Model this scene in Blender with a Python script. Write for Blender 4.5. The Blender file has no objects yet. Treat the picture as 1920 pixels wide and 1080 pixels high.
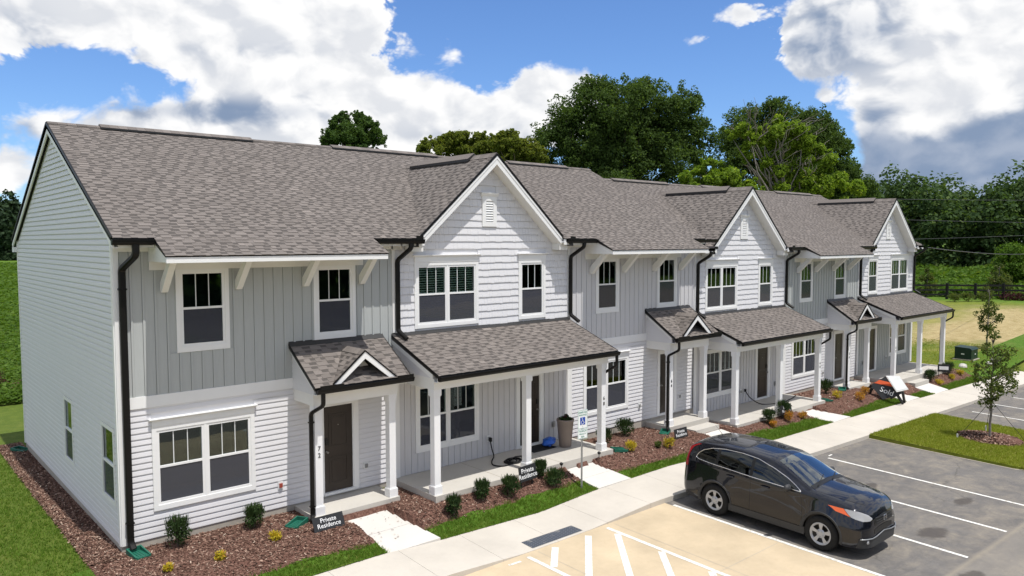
import bpy, math, random
import numpy as np
from mathutils import Vector, Matrix
random.seed(7); rng = np.random.default_rng(7)
S = bpy.context.scene; COL = S.collection
R = math.radians

# ------------------------------------------------------------------ camera
cam_d = bpy.data.cameras.new('camera'); cam = bpy.data.objects.new('camera', cam_d); COL.objects.link(cam)
YAW, PITCH, ROLL = 0.853346, 0.061331, -0.001995
fw = Vector((math.cos(YAW)*math.cos(PITCH), math.sin(YAW)*math.cos(PITCH), -math.sin(PITCH)))
r0 = fw.cross(Vector((0,0,1))).normalized(); u0 = r0.cross(fw)
rt = math.cos(ROLL)*r0 + math.sin(ROLL)*u0; upv = -math.sin(ROLL)*r0 + math.cos(ROLL)*u0
cam.matrix_world = Matrix(((rt.x,upv.x,-fw.x,-3.7116),(rt.y,upv.y,-fw.y,-15.4109),(rt.z,upv.z,-fw.z,5.9056),(0,0,0,1)))
cam_d.sensor_width = 36; cam_d.lens = 36*1435.48/1920; cam_d.clip_start = .1; cam_d.clip_end = 3000
S.camera = cam
S.view_settings.view_transform = 'Standard'; S.view_settings.look = 'None'
S.view_settings.exposure = -0.10; S.view_settings.gamma = 1; S.view_settings.use_curve_mapping = False

# ------------------------------------------------------------------ sun and sky
SUNV = Vector((0.10, -1.0, 2.72)).normalized()
sd = bpy.data.lights.new('sun', 'SUN'); sd.energy = 4.9; sd.angle = R(.5); sd.color = (1, .965, .91)
so = bpy.data.objects.new('sun', sd); COL.objects.link(so); so.rotation_euler = SUNV.to_track_quat('Z', 'Y').to_euler()
so.location = (0, -30, 60)
W = bpy.data.worlds.new('World'); S.world = W; W.use_nodes = True

class NT:
    """small helper that writes node expressions"""
    def __init__(s, tree): s.t = tree; s.n = tree.nodes; s.l = tree.links
    def node(s, typ, **kw):
        n = s.n.new(typ)
        for k, v in kw.items():
            if k.startswith('_'): setattr(n, k[1:], v)
        return n
    def put(s, sock, v):
        if hasattr(v, 'links') or isinstance(v, bpy.types.NodeSocket): s.l.new(v, sock)
        elif v is not None:
            if isinstance(v, (tuple, list)) and len(v) == 3 and sock.type == 'RGBA': v = (*v, 1)
            sock.default_value = v
    def m(s, op, a, b=None, c=None, clamp=False):
        n = s.n.new('ShaderNodeMath'); n.operation = op; n.use_clamp = clamp
        for i, v in enumerate((a, b, c)):
            if v is not None: s.put(n.inputs[i], v)
        return n.outputs[0]
    def vm(s, op, a, b=None):
        n = s.n.new('ShaderNodeVectorMath'); n.operation = op
        s.put(n.inputs[0], a)
        if b is not None: s.put(n.inputs[1], b)
        return n.outputs['Value'] if op in ('LENGTH', 'DOT_PRODUCT') else n.outputs[0]
    def xyz(s, x, y, z):
        n = s.n.new('ShaderNodeCombineXYZ')
        for i, v in enumerate((x, y, z)): s.put(n.inputs[i], v)
        return n.outputs[0]
    def sep(s, v):
        n = s.n.new('ShaderNodeSeparateXYZ'); s.put(n.inputs[0], v); return n.outputs
    def noise(s, vec, scale, detail=4, rough=.55, dist=0, out=0):
        n = s.n.new('ShaderNodeTexNoise'); s.put(n.inputs['Vector'], vec) if vec is not None else None
        n.inputs['Scale'].default_value = scale; n.inputs['Detail'].default_value = detail
        n.inputs['Roughness'].default_value = rough; n.inputs['Distortion'].default_value = dist
        return n.outputs[out]
    def mr(s, v, a, b, c=0., d=1., smooth=False):
        n = s.n.new('ShaderNodeMapRange'); n.clamp = True
        if smooth: n.interpolation_type = 'SMOOTHSTEP'
        for i, x in enumerate((v, a, b, c, d)): s.put(n.inputs[i], x)
        return n.outputs[0]
    def mix(s, f, a, b, blend='MIX'):
        n = s.n.new('ShaderNodeMix'); n.data_type = 'RGBA'; n.blend_type = blend
        s.put(n.inputs[0], f); s.put(n.inputs[6], a); s.put(n.inputs[7], b)
        return n.outputs[2]
    def ramp(s, f, stops, interp='LINEAR'):
        n = s.n.new('ShaderNodeValToRGB'); s.put(n.inputs[0], f); n.color_ramp.interpolation = interp
        e = n.color_ramp.elements
        while len(e) < len(stops): e.new(.5)
        for i, (p, c) in enumerate(stops): e[i].position = p; e[i].color = (*c, 1)
        return n.outputs[0]

def build_world():
    N = NT(W.node_tree); N.n.clear()
    out = N.n.new('ShaderNodeOutputWorld'); bg = N.n.new('ShaderNodeBackground')
    sky = N.n.new('ShaderNodeTexSky'); sky.sky_type = 'NISHITA'; sky.sun_disc = False
    sky.sun_elevation = math.asin(SUNV.z); sky.sun_rotation = math.atan2(SUNV.x, SUNV.y)
    sky.air_density = 1.0; sky.dust_density = .35; sky.ozone_density = 2.2; sky.altitude = 50
    tc = N.n.new('ShaderNodeTexCoord'); d = N.vm('NORMALIZE', tc.outputs['Generated'])
    x, y, z = N.sep(d)
    az = N.m('MULTIPLY', N.m('ARCTAN2', y, x), 57.29578)
    el = N.m('MULTIPLY', N.m('ARCSINE', z), 57.29578)
    p = N.xyz(N.m('MULTIPLY', az, .1), N.m('MULTIPLY', el, .14), 0.)      # cloud coordinates, about 10 degrees a unit
    warp = N.noise(p, 1.1, 3, .5, 0, 1)
    wv = N.vm('SCALE', N.vm('SUBTRACT', warp, (.5, .5, .5))); wv.node.inputs['Scale'].default_value = .42
    pw = N.vm('ADD', p, wv)
    def billow(q, octs, base):
        tot = N.m('MULTIPLY', N.m('SUBTRACT', N.noise(q, base[0], base[1], .58), .5), base[2])
        for sc, am, sm in octs:
            v = N.n.new('ShaderNodeTexVoronoi'); v.feature = 'SMOOTH_F1' if sm else 'F1'
            if sm: v.inputs['Smoothness'].default_value = sm
            N.put(v.inputs['Vector'], q); v.inputs['Scale'].default_value = sc
            tot = N.m('ADD', tot, N.m('MULTIPLY', N.m('SUBTRACT', .48, v.outputs['Distance']), am))
        return tot
    q0 = N.vm('ADD', pw, (3.1, 1.7, 0.)); q1 = N.vm('ADD', pw, (3.1-.07, 1.7+.12, 0.))
    f0 = billow(q0, ((3.2, .36, 0), (7.5, .24, 0), (17., .16, 0), (38., .09, 0)), (1.5, 10, 1.7))
    g0 = billow(q0, ((2.4, .42, 0), (6., .16, 0)), (1.5, 5, 1.0)); g1 = billow(q1, ((2.4, .42, 0), (6., .16, 0)), (1.5, 5, 1.0))
    blobs = CLOUDS
    def field(lst):
        tot = None
        for (a, e, wa, we, wt) in lst:
            da = N.m('DIVIDE', N.m('SUBTRACT', az, a), wa); de = N.m('DIVIDE', N.m('SUBTRACT', el, e), we)
            r2 = N.m('ADD', N.m('MULTIPLY', da, da), N.m('MULTIPLY', de, de))
            v = N.m('MULTIPLY', N.m('POWER', 2.718, N.m('MULTIPLY', r2, -1.)), wt)
            tot = v if tot is None else N.m('ADD', tot, v)
        return tot
    body = field(blobs)
    # out of view the same cumulus is added denser, to whiten the sky light
    infr = N.mr(N.m('ABSOLUTE', N.m('SUBTRACT', az, 49.)), 38., 60., 0., 1., True)
    over = N.mr(el, 19., 34., 0., 1., True)
    rest = N.m('MULTIPLY', N.m('MAXIMUM', infr, over), .78)
    dens = N.m('ADD', N.m('ADD', f0, body), N.m('SUBTRACT', rest, .52))
    cov = N.mr(dens, 0., N.mr(N.noise(pw, 1.3, 3, .5), .38, .62, .13, .50), 0., 1., True)
    lit = N.mr(N.m('SUBTRACT', g0, g1), -.17, .19, 0., 1., True)
    thick = N.mr(dens, .2, 1.2, 0., 1., True)
    soft = N.noise(pw, .8, 6, .5)
    grey = N.m('ADD', field(SHADES), N.m('MULTIPLY', N.m('SUBTRACT', soft, .53), .75))
    grey = N.m('SUBTRACT', grey, N.m('MULTIPLY', N.m('SUBTRACT', lit, .5), .5))
    grey = N.mr(grey, .10, 1.05, 0., 1., True)
    edge = N.mr(dens, .05, .40, 1., 0., True)
    white = N.mix(lit, (.80, .82, .86), (1.07, 1.065, 1.06))
    white = N.mix(N.m('MULTIPLY', edge, .7), white, (1.05, 1.05, 1.05))
    dark = N.mix(lit, (.25, .335, .49), (.40, .47, .60))
    ccol = N.mix(grey, white, dark)
    ccol = N.mix(1., ccol, (CLOUD_GAIN,)*3, 'MULTIPLY')
    tint = N.mix(1., sky.outputs[0], SKY_TINT, 'MULTIPLY')
    # a little pale air near the horizon
    final = N.mix(N.m('MULTIPLY', cov, N.mr(el, -1., 1.5, 0., 1.)), tint, ccol)
    N.l.new(final, bg.inputs[0]); bg.inputs[1].default_value = SKY_STRENGTH
    N.l.new(bg.outputs[0], out.inputs[0])
    W.cycles.sampling_method = 'MANUAL'; W.cycles.sample_map_resolution = 1024
SKY_STRENGTH = .13
SKY_TINT = (.72, .95, 1.30)
CLOUD_GAIN = 8.1
CLOUDS = [(78.7, 14.1, 9.6, 2.33, 1.0), (68.8, 15.3, 8.32, 2.65, 1.0), (62.7, 15.3, 4.13, 2.06, 0.7), (73.3, 7.8, 6.51, 1.74, 0.95), (67.1, 11.1, 5.47, 2.8, 0.95), (62.7, 11.4, 4.91, 3.21, 0.95), (58.3, 9.0, 5.05, 2.97, 0.95), (60.9, 7.8, 7.73, 2.6, 0.9), (53.2, 9.2, 4.72, 2.62, 0.9), (49.7, 8.7, 4.73, 2.27, 0.8), (46.1, 11.3, 2.74, 2.03, 0.95), (43.0, 11.1, 1.94, 1.66, 0.75), (44.1, 9.0, 3.89, 1.88, 0.8), (53.2, 13.7, 1.41, 1.3, 0.85), (56.3, 13.6, 1.16, 0.9, 0.4), (81.9, 4.4, 1.7, 1.64, 0.9), (80.7, 7.3, 2.34, 0.82, 0.35), (33.2, 15.7, 2.22, 0.95, 0.78), (35.5, 14.1, 1.47, 0.49, 0.55), (28.0, 11.7, 1.76, 1.17, 0.8), (27.0, 9.7, 0.74, 0.56, 0.8), (22.0, 14.0, 6.44, 3.49, 1.2), (26.6, 14.4, 2.95, 1.82, 0.8), (20.1, 9.6, 4.88, 3.59, 1.1), (17.2, 10.9, 4.07, 4.06, 1.1), (18.8, 5.8, 5.04, 2.0, 0.95), (23.1, 7.8, 1.89, 2.74, 0.75), (12.1, 10.8, 5.8, 5.83, 1.1), (86.1, 12.1, 5.31, 2.62, 0.9), (84.1, 4.0, 2.45, 1.92, 0.8), (71.7, 5.6, 9.26, 1.78, 0.9), (61.0, 5.9, 7.74, 1.51, 0.8), (19.3, 3.6, 6.69, 1.53, 1.0), (66.2, 19.0, 18.93, 2.86, 0.6), (19.1, 17.3, 8.04, 2.96, 0.8)]
SHADES = [(69.9, 9.0, 7.16, 0.99, 0.72), (72.3, 8.5, 4.1, 0.77, 0.35), (64.3, 9.3, 2.6, 1.09, 0.35), (78.8, 12.0, 7.91, 0.96, 0.35), (81.0, 12.8, 2.6, 1.85, 0.35), (68.1, 12.8, 7.27, 0.69, 0.2), (27.2, 13.6, 2.49, 2.67, 0.75), (23.9, 13.6, 1.9, 2.61, 0.5), (20.0, 5.5, 5.44, 1.42, 1.3), (23.8, 7.1, 1.91, 2.42, 0.9), (16.2, 6.6, 2.18, 1.94, 0.9), (19.0, 13.0, 1.74, 1.58, 0.2), (53.2, 7.7, 5.92, 0.95, 0.25), (19.9, 3.6, 7.29, 1.71, 1.5), (11.9, 6.0, 3.6, 2.77, 0.9), (81.8, 7.0, 2.28, 0.81, 0.4)]
build_world()

# ------------------------------------------------------------------ materials
MATS = {}
def mat(name, fn):
    m = bpy.data.materials.new(name); m.use_nodes = True
    N = NT(m.node_tree); N.n.clear()
    out = N.n.new('ShaderNodeOutputMaterial')
    b = N.n.new('ShaderNodeBsdfPrincipled')
    sh = fn(N, b)
    N.l.new(sh if sh is not None else b.outputs[0], out.inputs[0])
    MATS[name] = m; return m
def geo_pos(N): return N.n.new('ShaderNodeNewGeometry').outputs['Position']
def bump(N, b, h, strength=.3, dist=.01):
    n = N.n.new('ShaderNodeBump'); n.inputs['Strength'].default_value = strength; n.inputs['Distance'].default_value = dist
    N.put(n.inputs['Height'], h); N.l.new(n.outputs[0], b.inputs['Normal'])
def plain(name, col, rough=.55, spec=.4, metal=0., var=.05, scale=3., bmp=0., bscale=60., grime=0.):
    def fn(N, b):
        P = geo_pos(N)
        n = N.noise(P, scale, 5, .6)
        c = N.mix(N.mr(n, .3, .7), tuple(x*(1-var) for x in col), tuple(min(1, x*(1+var)) for x in col))
        if grime:
            g = N.mr(N.noise(P, 1.3, 8, .7), .5, .8); c = N.mix(N.m('MULTIPLY', g, grime), c, tuple(x*.55 for x in col))
        N.put(b.inputs['Base Color'], c); b.inputs['Roughness'].default_value = rough
        b.inputs['Specular IOR Level'].default_value = spec; b.inputs['Metallic'].default_value = metal
        if bmp: bump(N, b, N.noise(P, bscale, 4, .6), bmp, .004)
    return mat(name, fn)
plain('white_trim', (.80, .80, .79), .5, .35, var=.02, grime=.04)
plain('cream_trim', (.78, .77, .74), .5, .35, var=.02)
plain('column_paint', (.80, .80, .80), .45, .4, var=.02, grime=.04)
plain('gutter_black', (.007, .0065, .006), .42, .22, var=.1)
plain('flashing', (.02, .02, .021), .45, .5)
plain('door_brown', (.022, .014, .010), .38, .5, var=.15)
plain('door_metal', (.30, .29, .27), .3, .5, 1.)
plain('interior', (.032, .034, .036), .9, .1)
plain('blind', (.80, .82, .80), .7, .2)
plain('muntin_white', (.72, .74, .73), .5, .3)
plain('rubber_black', (.012, .012, .012), .7, .3)
plain('sign_black', (.018, .019, .021), .5, .35)
plain('sign_white', (.82, .84, .83), .4, .4)
plain('sign_green', (.05, .27, .19), .5, .3)
plain('sign_blue', (.02, .07, .36), .45, .4)
plain('sign_orange', (.62, .10, .03), .5, .3, var=.12)
plain('letter_white', (.80, .80, .80), .5, .3)
plain('digit_black', (.01, .01, .01), .5, .3)
plain('galvanised', (.36, .37, .38), .42, .5, .8, var=.1)
plain('splash_green', (.012, .115, .075), .5, .4, var=.15, scale=8)
plain('pot_taupe', (.25, .205, .18), .6, .3, var=.08, bmp=.2)
plain('doormat', (.030, .031, .034), .9, .1, var=.3, scale=40)
plain('bag_blue', (.02, .12, .55), .35, .5, var=.3, scale=9)
plain('box_white', (.75, .75, .74), .5, .3)
plain('valve_red', (.32, .06, .04), .4, .4)
plain('transformer_green', (.007, .026, .018), .45, .4, var=.1)
plain('fence_black', (.012, .012, .012), .7, .3)
plain('bark', (.12, .095, .075), .9, .15, var=.3, scale=6, bmp=.6, bscale=25)
plain('bark_grey', (.20, .18, .16), .9, .15, var=.3, scale=6, bmp=.6, bscale=25)
plain('wire', (.10, .10, .105), .6, .3)
plain('stone_pale', (.45, .43, .40), .8, .2, var=.2)
plain('foundation', (.40, .37, .32), .85, .2, var=.12, bmp=.3)
plain('soil_dark', (.03, .02, .015), .95, .1)

def siding(name, col, vertical=False):
    def fn(N, b):
        P = geo_pos(N); x, y, z = N.sep(P)
        st = N.noise(N.xyz(N.m('MULTIPLY', x, 9.), N.m('MULTIPLY', y, 9.), N.m('MULTIPLY', z, .9)) if vertical else N.xyz(N.m('MULTIPLY', x, 1.), N.m('MULTIPLY', y, 1.), N.m('MULTIPLY', z, 40.)), 3., 5, .6)
        c = N.mix(N.mr(st, .3, .7), tuple(v*.955 for v in col), tuple(v*1.02 for v in col))
        w = N.mr(N.noise(P, .8, 6, .65), .35, .75); c = N.mix(N.m('MULTIPLY', w, .10), c, tuple(v*.8 for v in col))
        oi = N.n.new('ShaderNodeObjectInfo').outputs['Random']
        c = N.mix(N.m('MULTIPLY', oi, .05), c, tuple(v*.75 for v in col))
        N.put(b.inputs['Base Color'], c); b.inputs['Roughness'].default_value = .48; b.inputs['Specular IOR Level'].default_value = .35
        bump(N, b, st, .12, .004)
    return mat(name, fn)
siding('lap_white', (.70, .695, .71)); siding('shake_white', (.71, .705, .72))
siding('board_grey', (.43, .45, .445), True); siding('board_pale', (.60, .595, .605), True)

def shingle_mat(name, kind):
    def fn(N, b):
        P = geo_pos(N)
        if kind == 'OBJECT':
            a = N.n.new('ShaderNodeAttribute'); a.attribute_type = 'OBJECT'; a.attribute_name = 'shade'; sh = a.outputs['Fac']
        else:
            a = N.n.new('ShaderNodeAttribute'); a.attribute_name = 'shade'; sh = a.outputs['Fac']
        c = N.ramp(sh, [(0., (.045, .038, .034)), (.18, (.070, .060, .053)), (.38, (.128, .110, .098)), (.62, (.180, .156, .140)), (.85, (.235, .204, .183)), (1., (.28, .24, .21))])
        g = N.noise(P, 220., 3, .7); c = N.mix(N.mr(g, .3, .7), N.mix(.38, c, (.045, .04, .037)), N.mix(.16, c, (.45, .42, .40)))
        w = N.mr(N.noise(P, .55, 6, .6), .35, .75); c = N.mix(N.m('MULTIPLY', w, .16), c, (.20, .18, .165))
        N.put(b.inputs['Base Color'], c); b.inputs['Roughness'].default_value = .92; b.inputs['Specular IOR Level'].default_value = .2
        bump(N, b, g, .5, .004)
    return mat(name, fn)
shingle_mat('shingle_single', 'OBJECT'); shingle_mat('shingle_mass', 'GEOMETRY')

def glass(name, tint, refl, diff=None):
    def fn(N, b):
        t = N.n.new('ShaderNodeBsdfTransparent'); t.inputs[0].default_value = (*tint, 1)
        g = N.n.new('ShaderNodeBsdfGlossy'); g.inputs['Roughness'].default_value = .015; g.inputs[0].default_value = (.9, .95, .95, 1)
        P = geo_pos(N)
        bn = N.n.new('ShaderNodeBump'); bn.inputs['Strength'].default_value = .05; bn.inputs['Distance'].default_value = .02
        N.put(bn.inputs['Height'], N.noise(P, 1.6, 2, .5)); N.l.new(bn.outputs[0], g.inputs['Normal'])
        lw = N.n.new('ShaderNodeFresnel'); lw.inputs[0].default_value = 1.5
        f = N.m('MINIMUM', N.m('MULTIPLY', lw.outputs[0], refl), 1.)
        mx = N.n.new('ShaderNodeMixShader'); N.put(mx.inputs[0], f); N.l.new(t.outputs[0], mx.inputs[1]); N.l.new(g.outputs[0], mx.inputs[2])
        if diff:
            df = N.n.new('ShaderNodeBsdfDiffuse'); df.inputs[0].default_value = (*diff[:3], 1)
            m2 = N.n.new('ShaderNodeMixShader'); m2.inputs[0].default_value = diff[3]; N.l.new(mx.outputs[0], m2.inputs[1]); N.l.new(df.outputs[0], m2.inputs[2])
            return m2.outputs[0]
        return mx.outputs[0]
    return mat(name, fn)
glass('window_glass', (.78, .88, .85), 1.35); glass('screen_glass', (.45, .46, .48), 1.0, (.105, .11, .135, .5))
glass('car_glass', (.16, .20, .19), 1.6); glass('windscreen_glass', (.50, .58, .55), 2.6)
glass('lamp_glass', (.85, .87, .88), 1.5, (.75, .76, .78, .45))

def carpaint(N, b):
    P = geo_pos(N)
    c = N.mix(N.mr(N.noise(P, 900., 2), .45, .6), (.004, .0045, .008), (.008, .0095, .017))
    N.put(b.inputs['Base Color'], c); b.inputs['Roughness'].default_value = .22; b.inputs['Metallic'].default_value = .2
    b.inputs['Coat Weight'].default_value = 1.; b.inputs['Coat Roughness'].default_value = .02; b.inputs['Specular IOR Level'].default_value = .12
mat('car_paint', carpaint)
plain('car_plastic', (.035, .036, .038), .55, .4, var=.1, scale=20)
plain('car_black', (.006, .006, .006), .4, .4)
plain('chrome', (.75, .75, .76), .12, .5, 1.)
plain('tyre', (.014, .014, .014), .8, .25, var=.2, scale=30)
plain('wheel_silver', (.42, .43, .45), .35, .5, .3, var=.08)
plain('lamp_red', (.28, .006, .010), .12, .6)
plain('lamp_amber', (.75, .13, .03), .2, .6)
plain('seat_grey', (.30, .30, .29), .9, .1)

def concrete(name, col, stain=.25, joint=0):
    def fn(N, b):
        P = geo_pos(N)
        n1 = N.noise(P, .7, 7, .62); n2 = N.noise(P, 9., 6, .65); n3 = N.noise(P, 160., 3, .6)
        c = N.mix(N.mr(n1, .3, .72), tuple(v*(1-stain*.55) for v in col), tuple(min(1, v*(1+stain*.25)) for v in col))
        c = N.mix(N.m('MULTIPLY', N.mr(n2, .52, .8), stain*.6), c, (col[0]*.68, col[1]*.63, col[2]*.56))
        c = N.mix(N.mr(n3, .35, .65), N.mix(.06, c, (.2, .18, .16)), c)
        N.put(b.inputs['Base Color'], c); b.inputs['Roughness'].default_value = .88; b.inputs['Specular IOR Level'].default_value = .25
        bump(N, b, n3, .25, .003)
    return mat(name, fn)
concrete('sidewalk_concrete', (.54, .50, .44), .24); concrete('walk_concrete', (.60, .575, .535), .16)
concrete('porch_concrete', (.50, .475, .43), .18); concrete('tan_concrete', (.53, .43, .295), .40)
concrete('kerb_concrete', (.42, .38, .31), .4)

def asphalt(N, b):
    P = geo_pos(N); x, y, z = N.sep(P)
    n1 = N.noise(P, .45, 8, .66, .6); n2 = N.noise(P, 2.2, 8, .7, .4); n3 = N.noise(P, 240., 3, .7)
    stretch = N.noise(N.xyz(N.m('MULTIPLY', x, .35), N.m('MULTIPLY', y, 1.2), 0.), 1.1, 7, .68, .8)
    dust = N.m('MULTIPLY', N.mr(n2, .36, .66), N.mr(stretch, .36, .60))
    base = N.mix(N.mr(n1, .3, .7), (.105, .100, .100), (.165, .155, .147))
    c = N.mix(N.m('MULTIPLY', dust, .80), base, (.33, .285, .22))
    c = N.mix(N.m('MULTIPLY', N.mr(N.noise(P, 3.5, 9, .75, 1.), .46, .64), .30), c, (.085, .080, .077))
    c = N.mix(N.m('MULTIPLY', N.mr(N.noise(P, 11., 6, .75), .55, .75), .35), c, (.36, .33, .29))
    far = N.mr(y, -10.0, -10.25, 0., 1.)
    c = N.mix(N.m('MULTIPLY', far, .45), c, (.27, .245, .21))
    seam = N.m('MULTIPLY', N.mr(N.m('ABSOLUTE', N.m('ADD', y, N.m('ADD', 10.1, N.m('MULTIPLY', N.m('SUBTRACT', n2, .5), .1)))), .0, .09, 1., 0.), .5)
    c = N.mix(seam, c, (.36, .31, .23))
    oil = None
    for (ox, oy, ra, rb) in ((14.3, -9.0, .55, .30), (13.95, -8.2, .25, .13), (16.6, -6.6, .4, .2), (12.3, -10.4, .6, .2), (17.4, -8.6, .5, .2)):
        q = N.m('ADD', N.m('POWER', N.m('ABSOLUTE', N.m('DIVIDE', N.m('SUBTRACT', x, ox), ra)), 2.), N.m('POWER', N.m('ABSOLUTE', N.m('DIVIDE', N.m('SUBTRACT', y, oy), rb)), 2.))
        v = N.mr(N.m('ADD', q, N.m('MULTIPLY', N.m('SUBTRACT', n2, .5), 2.6)), .4, 1.2, 1., 0., True)
        oil = v if oil is None else N.m('MAXIMUM', oil, v)
    c = N.mix(N.m('MULTIPLY', oil, .75), c, (.045, .035, .03))
    crack = N.n.new('ShaderNodeTexVoronoi'); crack.feature = 'DISTANCE_TO_EDGE'; N.put(crack.inputs['Vector'], N.vm('ADD', P, N.vm('SCALE', N.noise(P, .9, 5, .6, 0, 1)))); crack.inputs['Scale'].default_value = .32
    ck = N.m('MULTIPLY', N.mr(crack.outputs['Distance'], 0., .012, 1., 0.), N.mr(n1, .45, .6)); c = N.mix(N.m('MULTIPLY', ck, .5), c, (.03, .028, .026))
    sp = N.mr(n3, .3, .7); c = N.mix(sp, N.mix(.35, c, (.03, .03, .03)), N.mix(.12, c, (.4, .38, .35)))
    N.put(b.inputs['Base Color'], c); b.inputs['Roughness'].default_value = .9; b.inputs['Specular IOR Level'].default_value = .25
    bump(N, b, n3, .5, .006)
mat('asphalt', asphalt)
def linepaint(N, b):
    P = geo_pos(N)
    w = N.mr(N.noise(P, 14., 7, .7), .30, .52)
    c = N.mix(w, (.40, .36, .29), (.72, .71, .67))
    N.put(b.inputs['Base Color'], c); b.inputs['Roughness'].default_value = .8
mat('line_paint', linepaint)
def tactile(N, b):
    P = geo_pos(N); x, y, z = N.sep(P)
    v = N.n.new('ShaderNodeTexVoronoi'); N.put(v.inputs['Vector'], N.xyz(N.m('MULTIPLY', x, 17.), N.m('MULTIPLY', y, 17.), 0.)); v.inputs['Scale'].default_value = 1.; v.inputs['Randomness'].default_value = 0.
    n = N.noise(P, 3.2, 8, .72, .5); n2 = N.noise(P, 40., 4, .7)
    c = N.mix(N.mr(v.outputs['Distance'], .2, .45), (.10, .115, .14), (.035, .042, .058))
    c = N.mix(N.m('MULTIPLY', N.mr(n, .55, .66), N.mr(n2, .35, .6)), c, (.42, .39, .34))
    N.put(b.inputs['Base Color'], c); b.inputs['Roughness'].default_value = .75
    bump(N, b, N.mr(v.outputs['Distance'], .2, .4, 1., 0.), .5, .006)
mat('tactile_paving', tactile)

def mulchbase(N, b):
    P = geo_pos(N)
    n = N.noise(P, 26., 6, .7); n1 = N.noise(P, 1.4, 5, .6)
    c = N.ramp(n, [(.25, (.040, .020, .015)), (.45, (.12, .060, .045)), (.62, (.20, .115, .087)), (.8, (.32, .21, .16))])
    c = N.mix(N.mr(n1, .45, .75), c, (.15, .095, .06), 'MIX') if False else c
    N.put(b.inputs['Base Color'], c); b.inputs['Roughness'].default_value = .95; b.inputs['Specular IOR Level'].default_value = .15
    bump(N, b, n, 1., .03)
mat('mulch', mulchbase)
def island_rand(N): return N.n.new('ShaderNodeNewGeometry').outputs['Random Per Island']
def chips(N, b):
    r = island_rand(N)
    c = N.ramp(r, [(0., (.045, .024, .017)), (.35, (.120, .064, .046)), (.65, (.195, .112, .082)), (.88, (.28, .18, .135)), (.97, (.42, .30, .23)), (1., (.5, .42, .34))])
    N.put(b.inputs['Base Color'], c); b.inputs['Roughness'].default_value = .9; b.inputs['Specular IOR Level'].default_value = .2
mat('mulch_chips', chips)
def foliage(name, lo, hi, tip=None, trans=.35, rough=.55):
    def fn(N, b):
        r = island_rand(N); P = geo_pos(N)
        n = N.noise(P, .55, 3, .6)
        c = N.mix(N.m('ADD', N.m('MULTIPLY', r, .6), N.m('MULTIPLY', N.mr(n, .3, .7), .4)), lo, hi)
        if tip: c = N.mix(N.mr(r, .86, .98), c, tip)
        N.put(b.inputs['Base Color'], c); b.inputs['Roughness'].default_value = .7; b.inputs['Specular IOR Level'].default_value = .12
        t = N.n.new('ShaderNodeBsdfTranslucent'); N.put(t.inputs[0], N.mix(1., c, (1.5, 1.5, .7), 'MULTIPLY'))
        mx = N.n.new('ShaderNodeMixShader'); mx.inputs[0].default_value = trans
        N.l.new(b.outputs[0], mx.inputs[1]); N.l.new(t.outputs[0], mx.inputs[2]); return mx.outputs[0]
    return mat(name, fn)
foliage('oak_leaf', (.034, .064, .016), (.098, .155, .040), (.13, .19, .05), .42)
foliage('olive_leaf', (.085, .115, .018), (.19, .225, .040), (.23, .24, .05), .42)
foliage('lime_leaf', (.085, .150, .016), (.23, .33, .040), (.30, .37, .06), .45)
foliage('round_leaf', (.036, .075, .018), (.095, .155, .038), None, .4)
foliage('forest_leaf', (.026, .055, .020), (.082, .135, .042), (.10, .145, .04), .35)
foliage('pine_leaf', (.014, .030, .014), (.040, .068, .028), None, .2)
foliage('young_leaf', (.050, .080, .020), (.135, .17, .048), (.16, .15, .06), .45)
foliage('shrub_leaf', (.014, .034, .012), (.050, .085, .026), (.085, .125, .045), .25)
foliage('gold_leaf', (.30, .26, .02), (.62, .50, .05), (.55, .22, .05), .3)
foliage('amber_leaf', (.34, .17, .03), (.62, .36, .06), (.45, .10, .04), .3)
foliage('red_leaf', (.030, .010, .012), (.085, .028, .028), None, .2)
foliage('crop_leaf', (.050, .105, .014), (.110, .185, .030), (.14, .22, .045), .4)
foliage('weed_leaf', (.042, .092, .011), (.115, .20, .028), (.15, .21, .045), .35)
foliage('grass_blade', (.060, .125, .012), (.150, .245, .030), (.26, .27, .07), .35)
foliage('lawn_blade', (.16, .20, .020), (.30, .34, .045), (.42, .36, .12), .3)

def lawnmat(name, green, dry, dryness):
    def fn(N, b):
        P = geo_pos(N)
        n1 = N.noise(P, .8, 7, .66, .5); n2 = N.noise(P, 7., 6, .7); n3 = N.noise(P, 60., 4, .75)
        c = N.mix(N.mr(n2, .3, .7), tuple(v*.72 for v in green), tuple(v*1.2 for v in green))
        c = N.mix(N.m('MULTIPLY', N.mr(n1, .50, .72), dryness), c, dry)
        c = N.mix(N.m('MULTIPLY', N.m('MULTIPLY', N.mr(n2, .58, .75), N.mr(n3, .45, .6)), .55*dryness), c, (dry[0]*1.25, dry[1]*1.1, dry[2]*1.2))
        c = N.mix(N.mr(n3, .3, .65), N.mix(.5, c, (green[0]*.3, green[1]*.32, green[2]*.3)), c)
        N.put(b.inputs['Base Color'], c); b.inputs['Roughness'].default_value = .95; b.inputs['Specular IOR Level'].default_value = .15
        bump(N, b, n3, .8, .02)
    return mat(name, fn)
lawnmat('lawn_front', (.085, .17, .018), (.28, .24, .09), .35)
lawnmat('lawn_island', (.20, .24, .030), (.34, .29, .10), .7)
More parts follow.
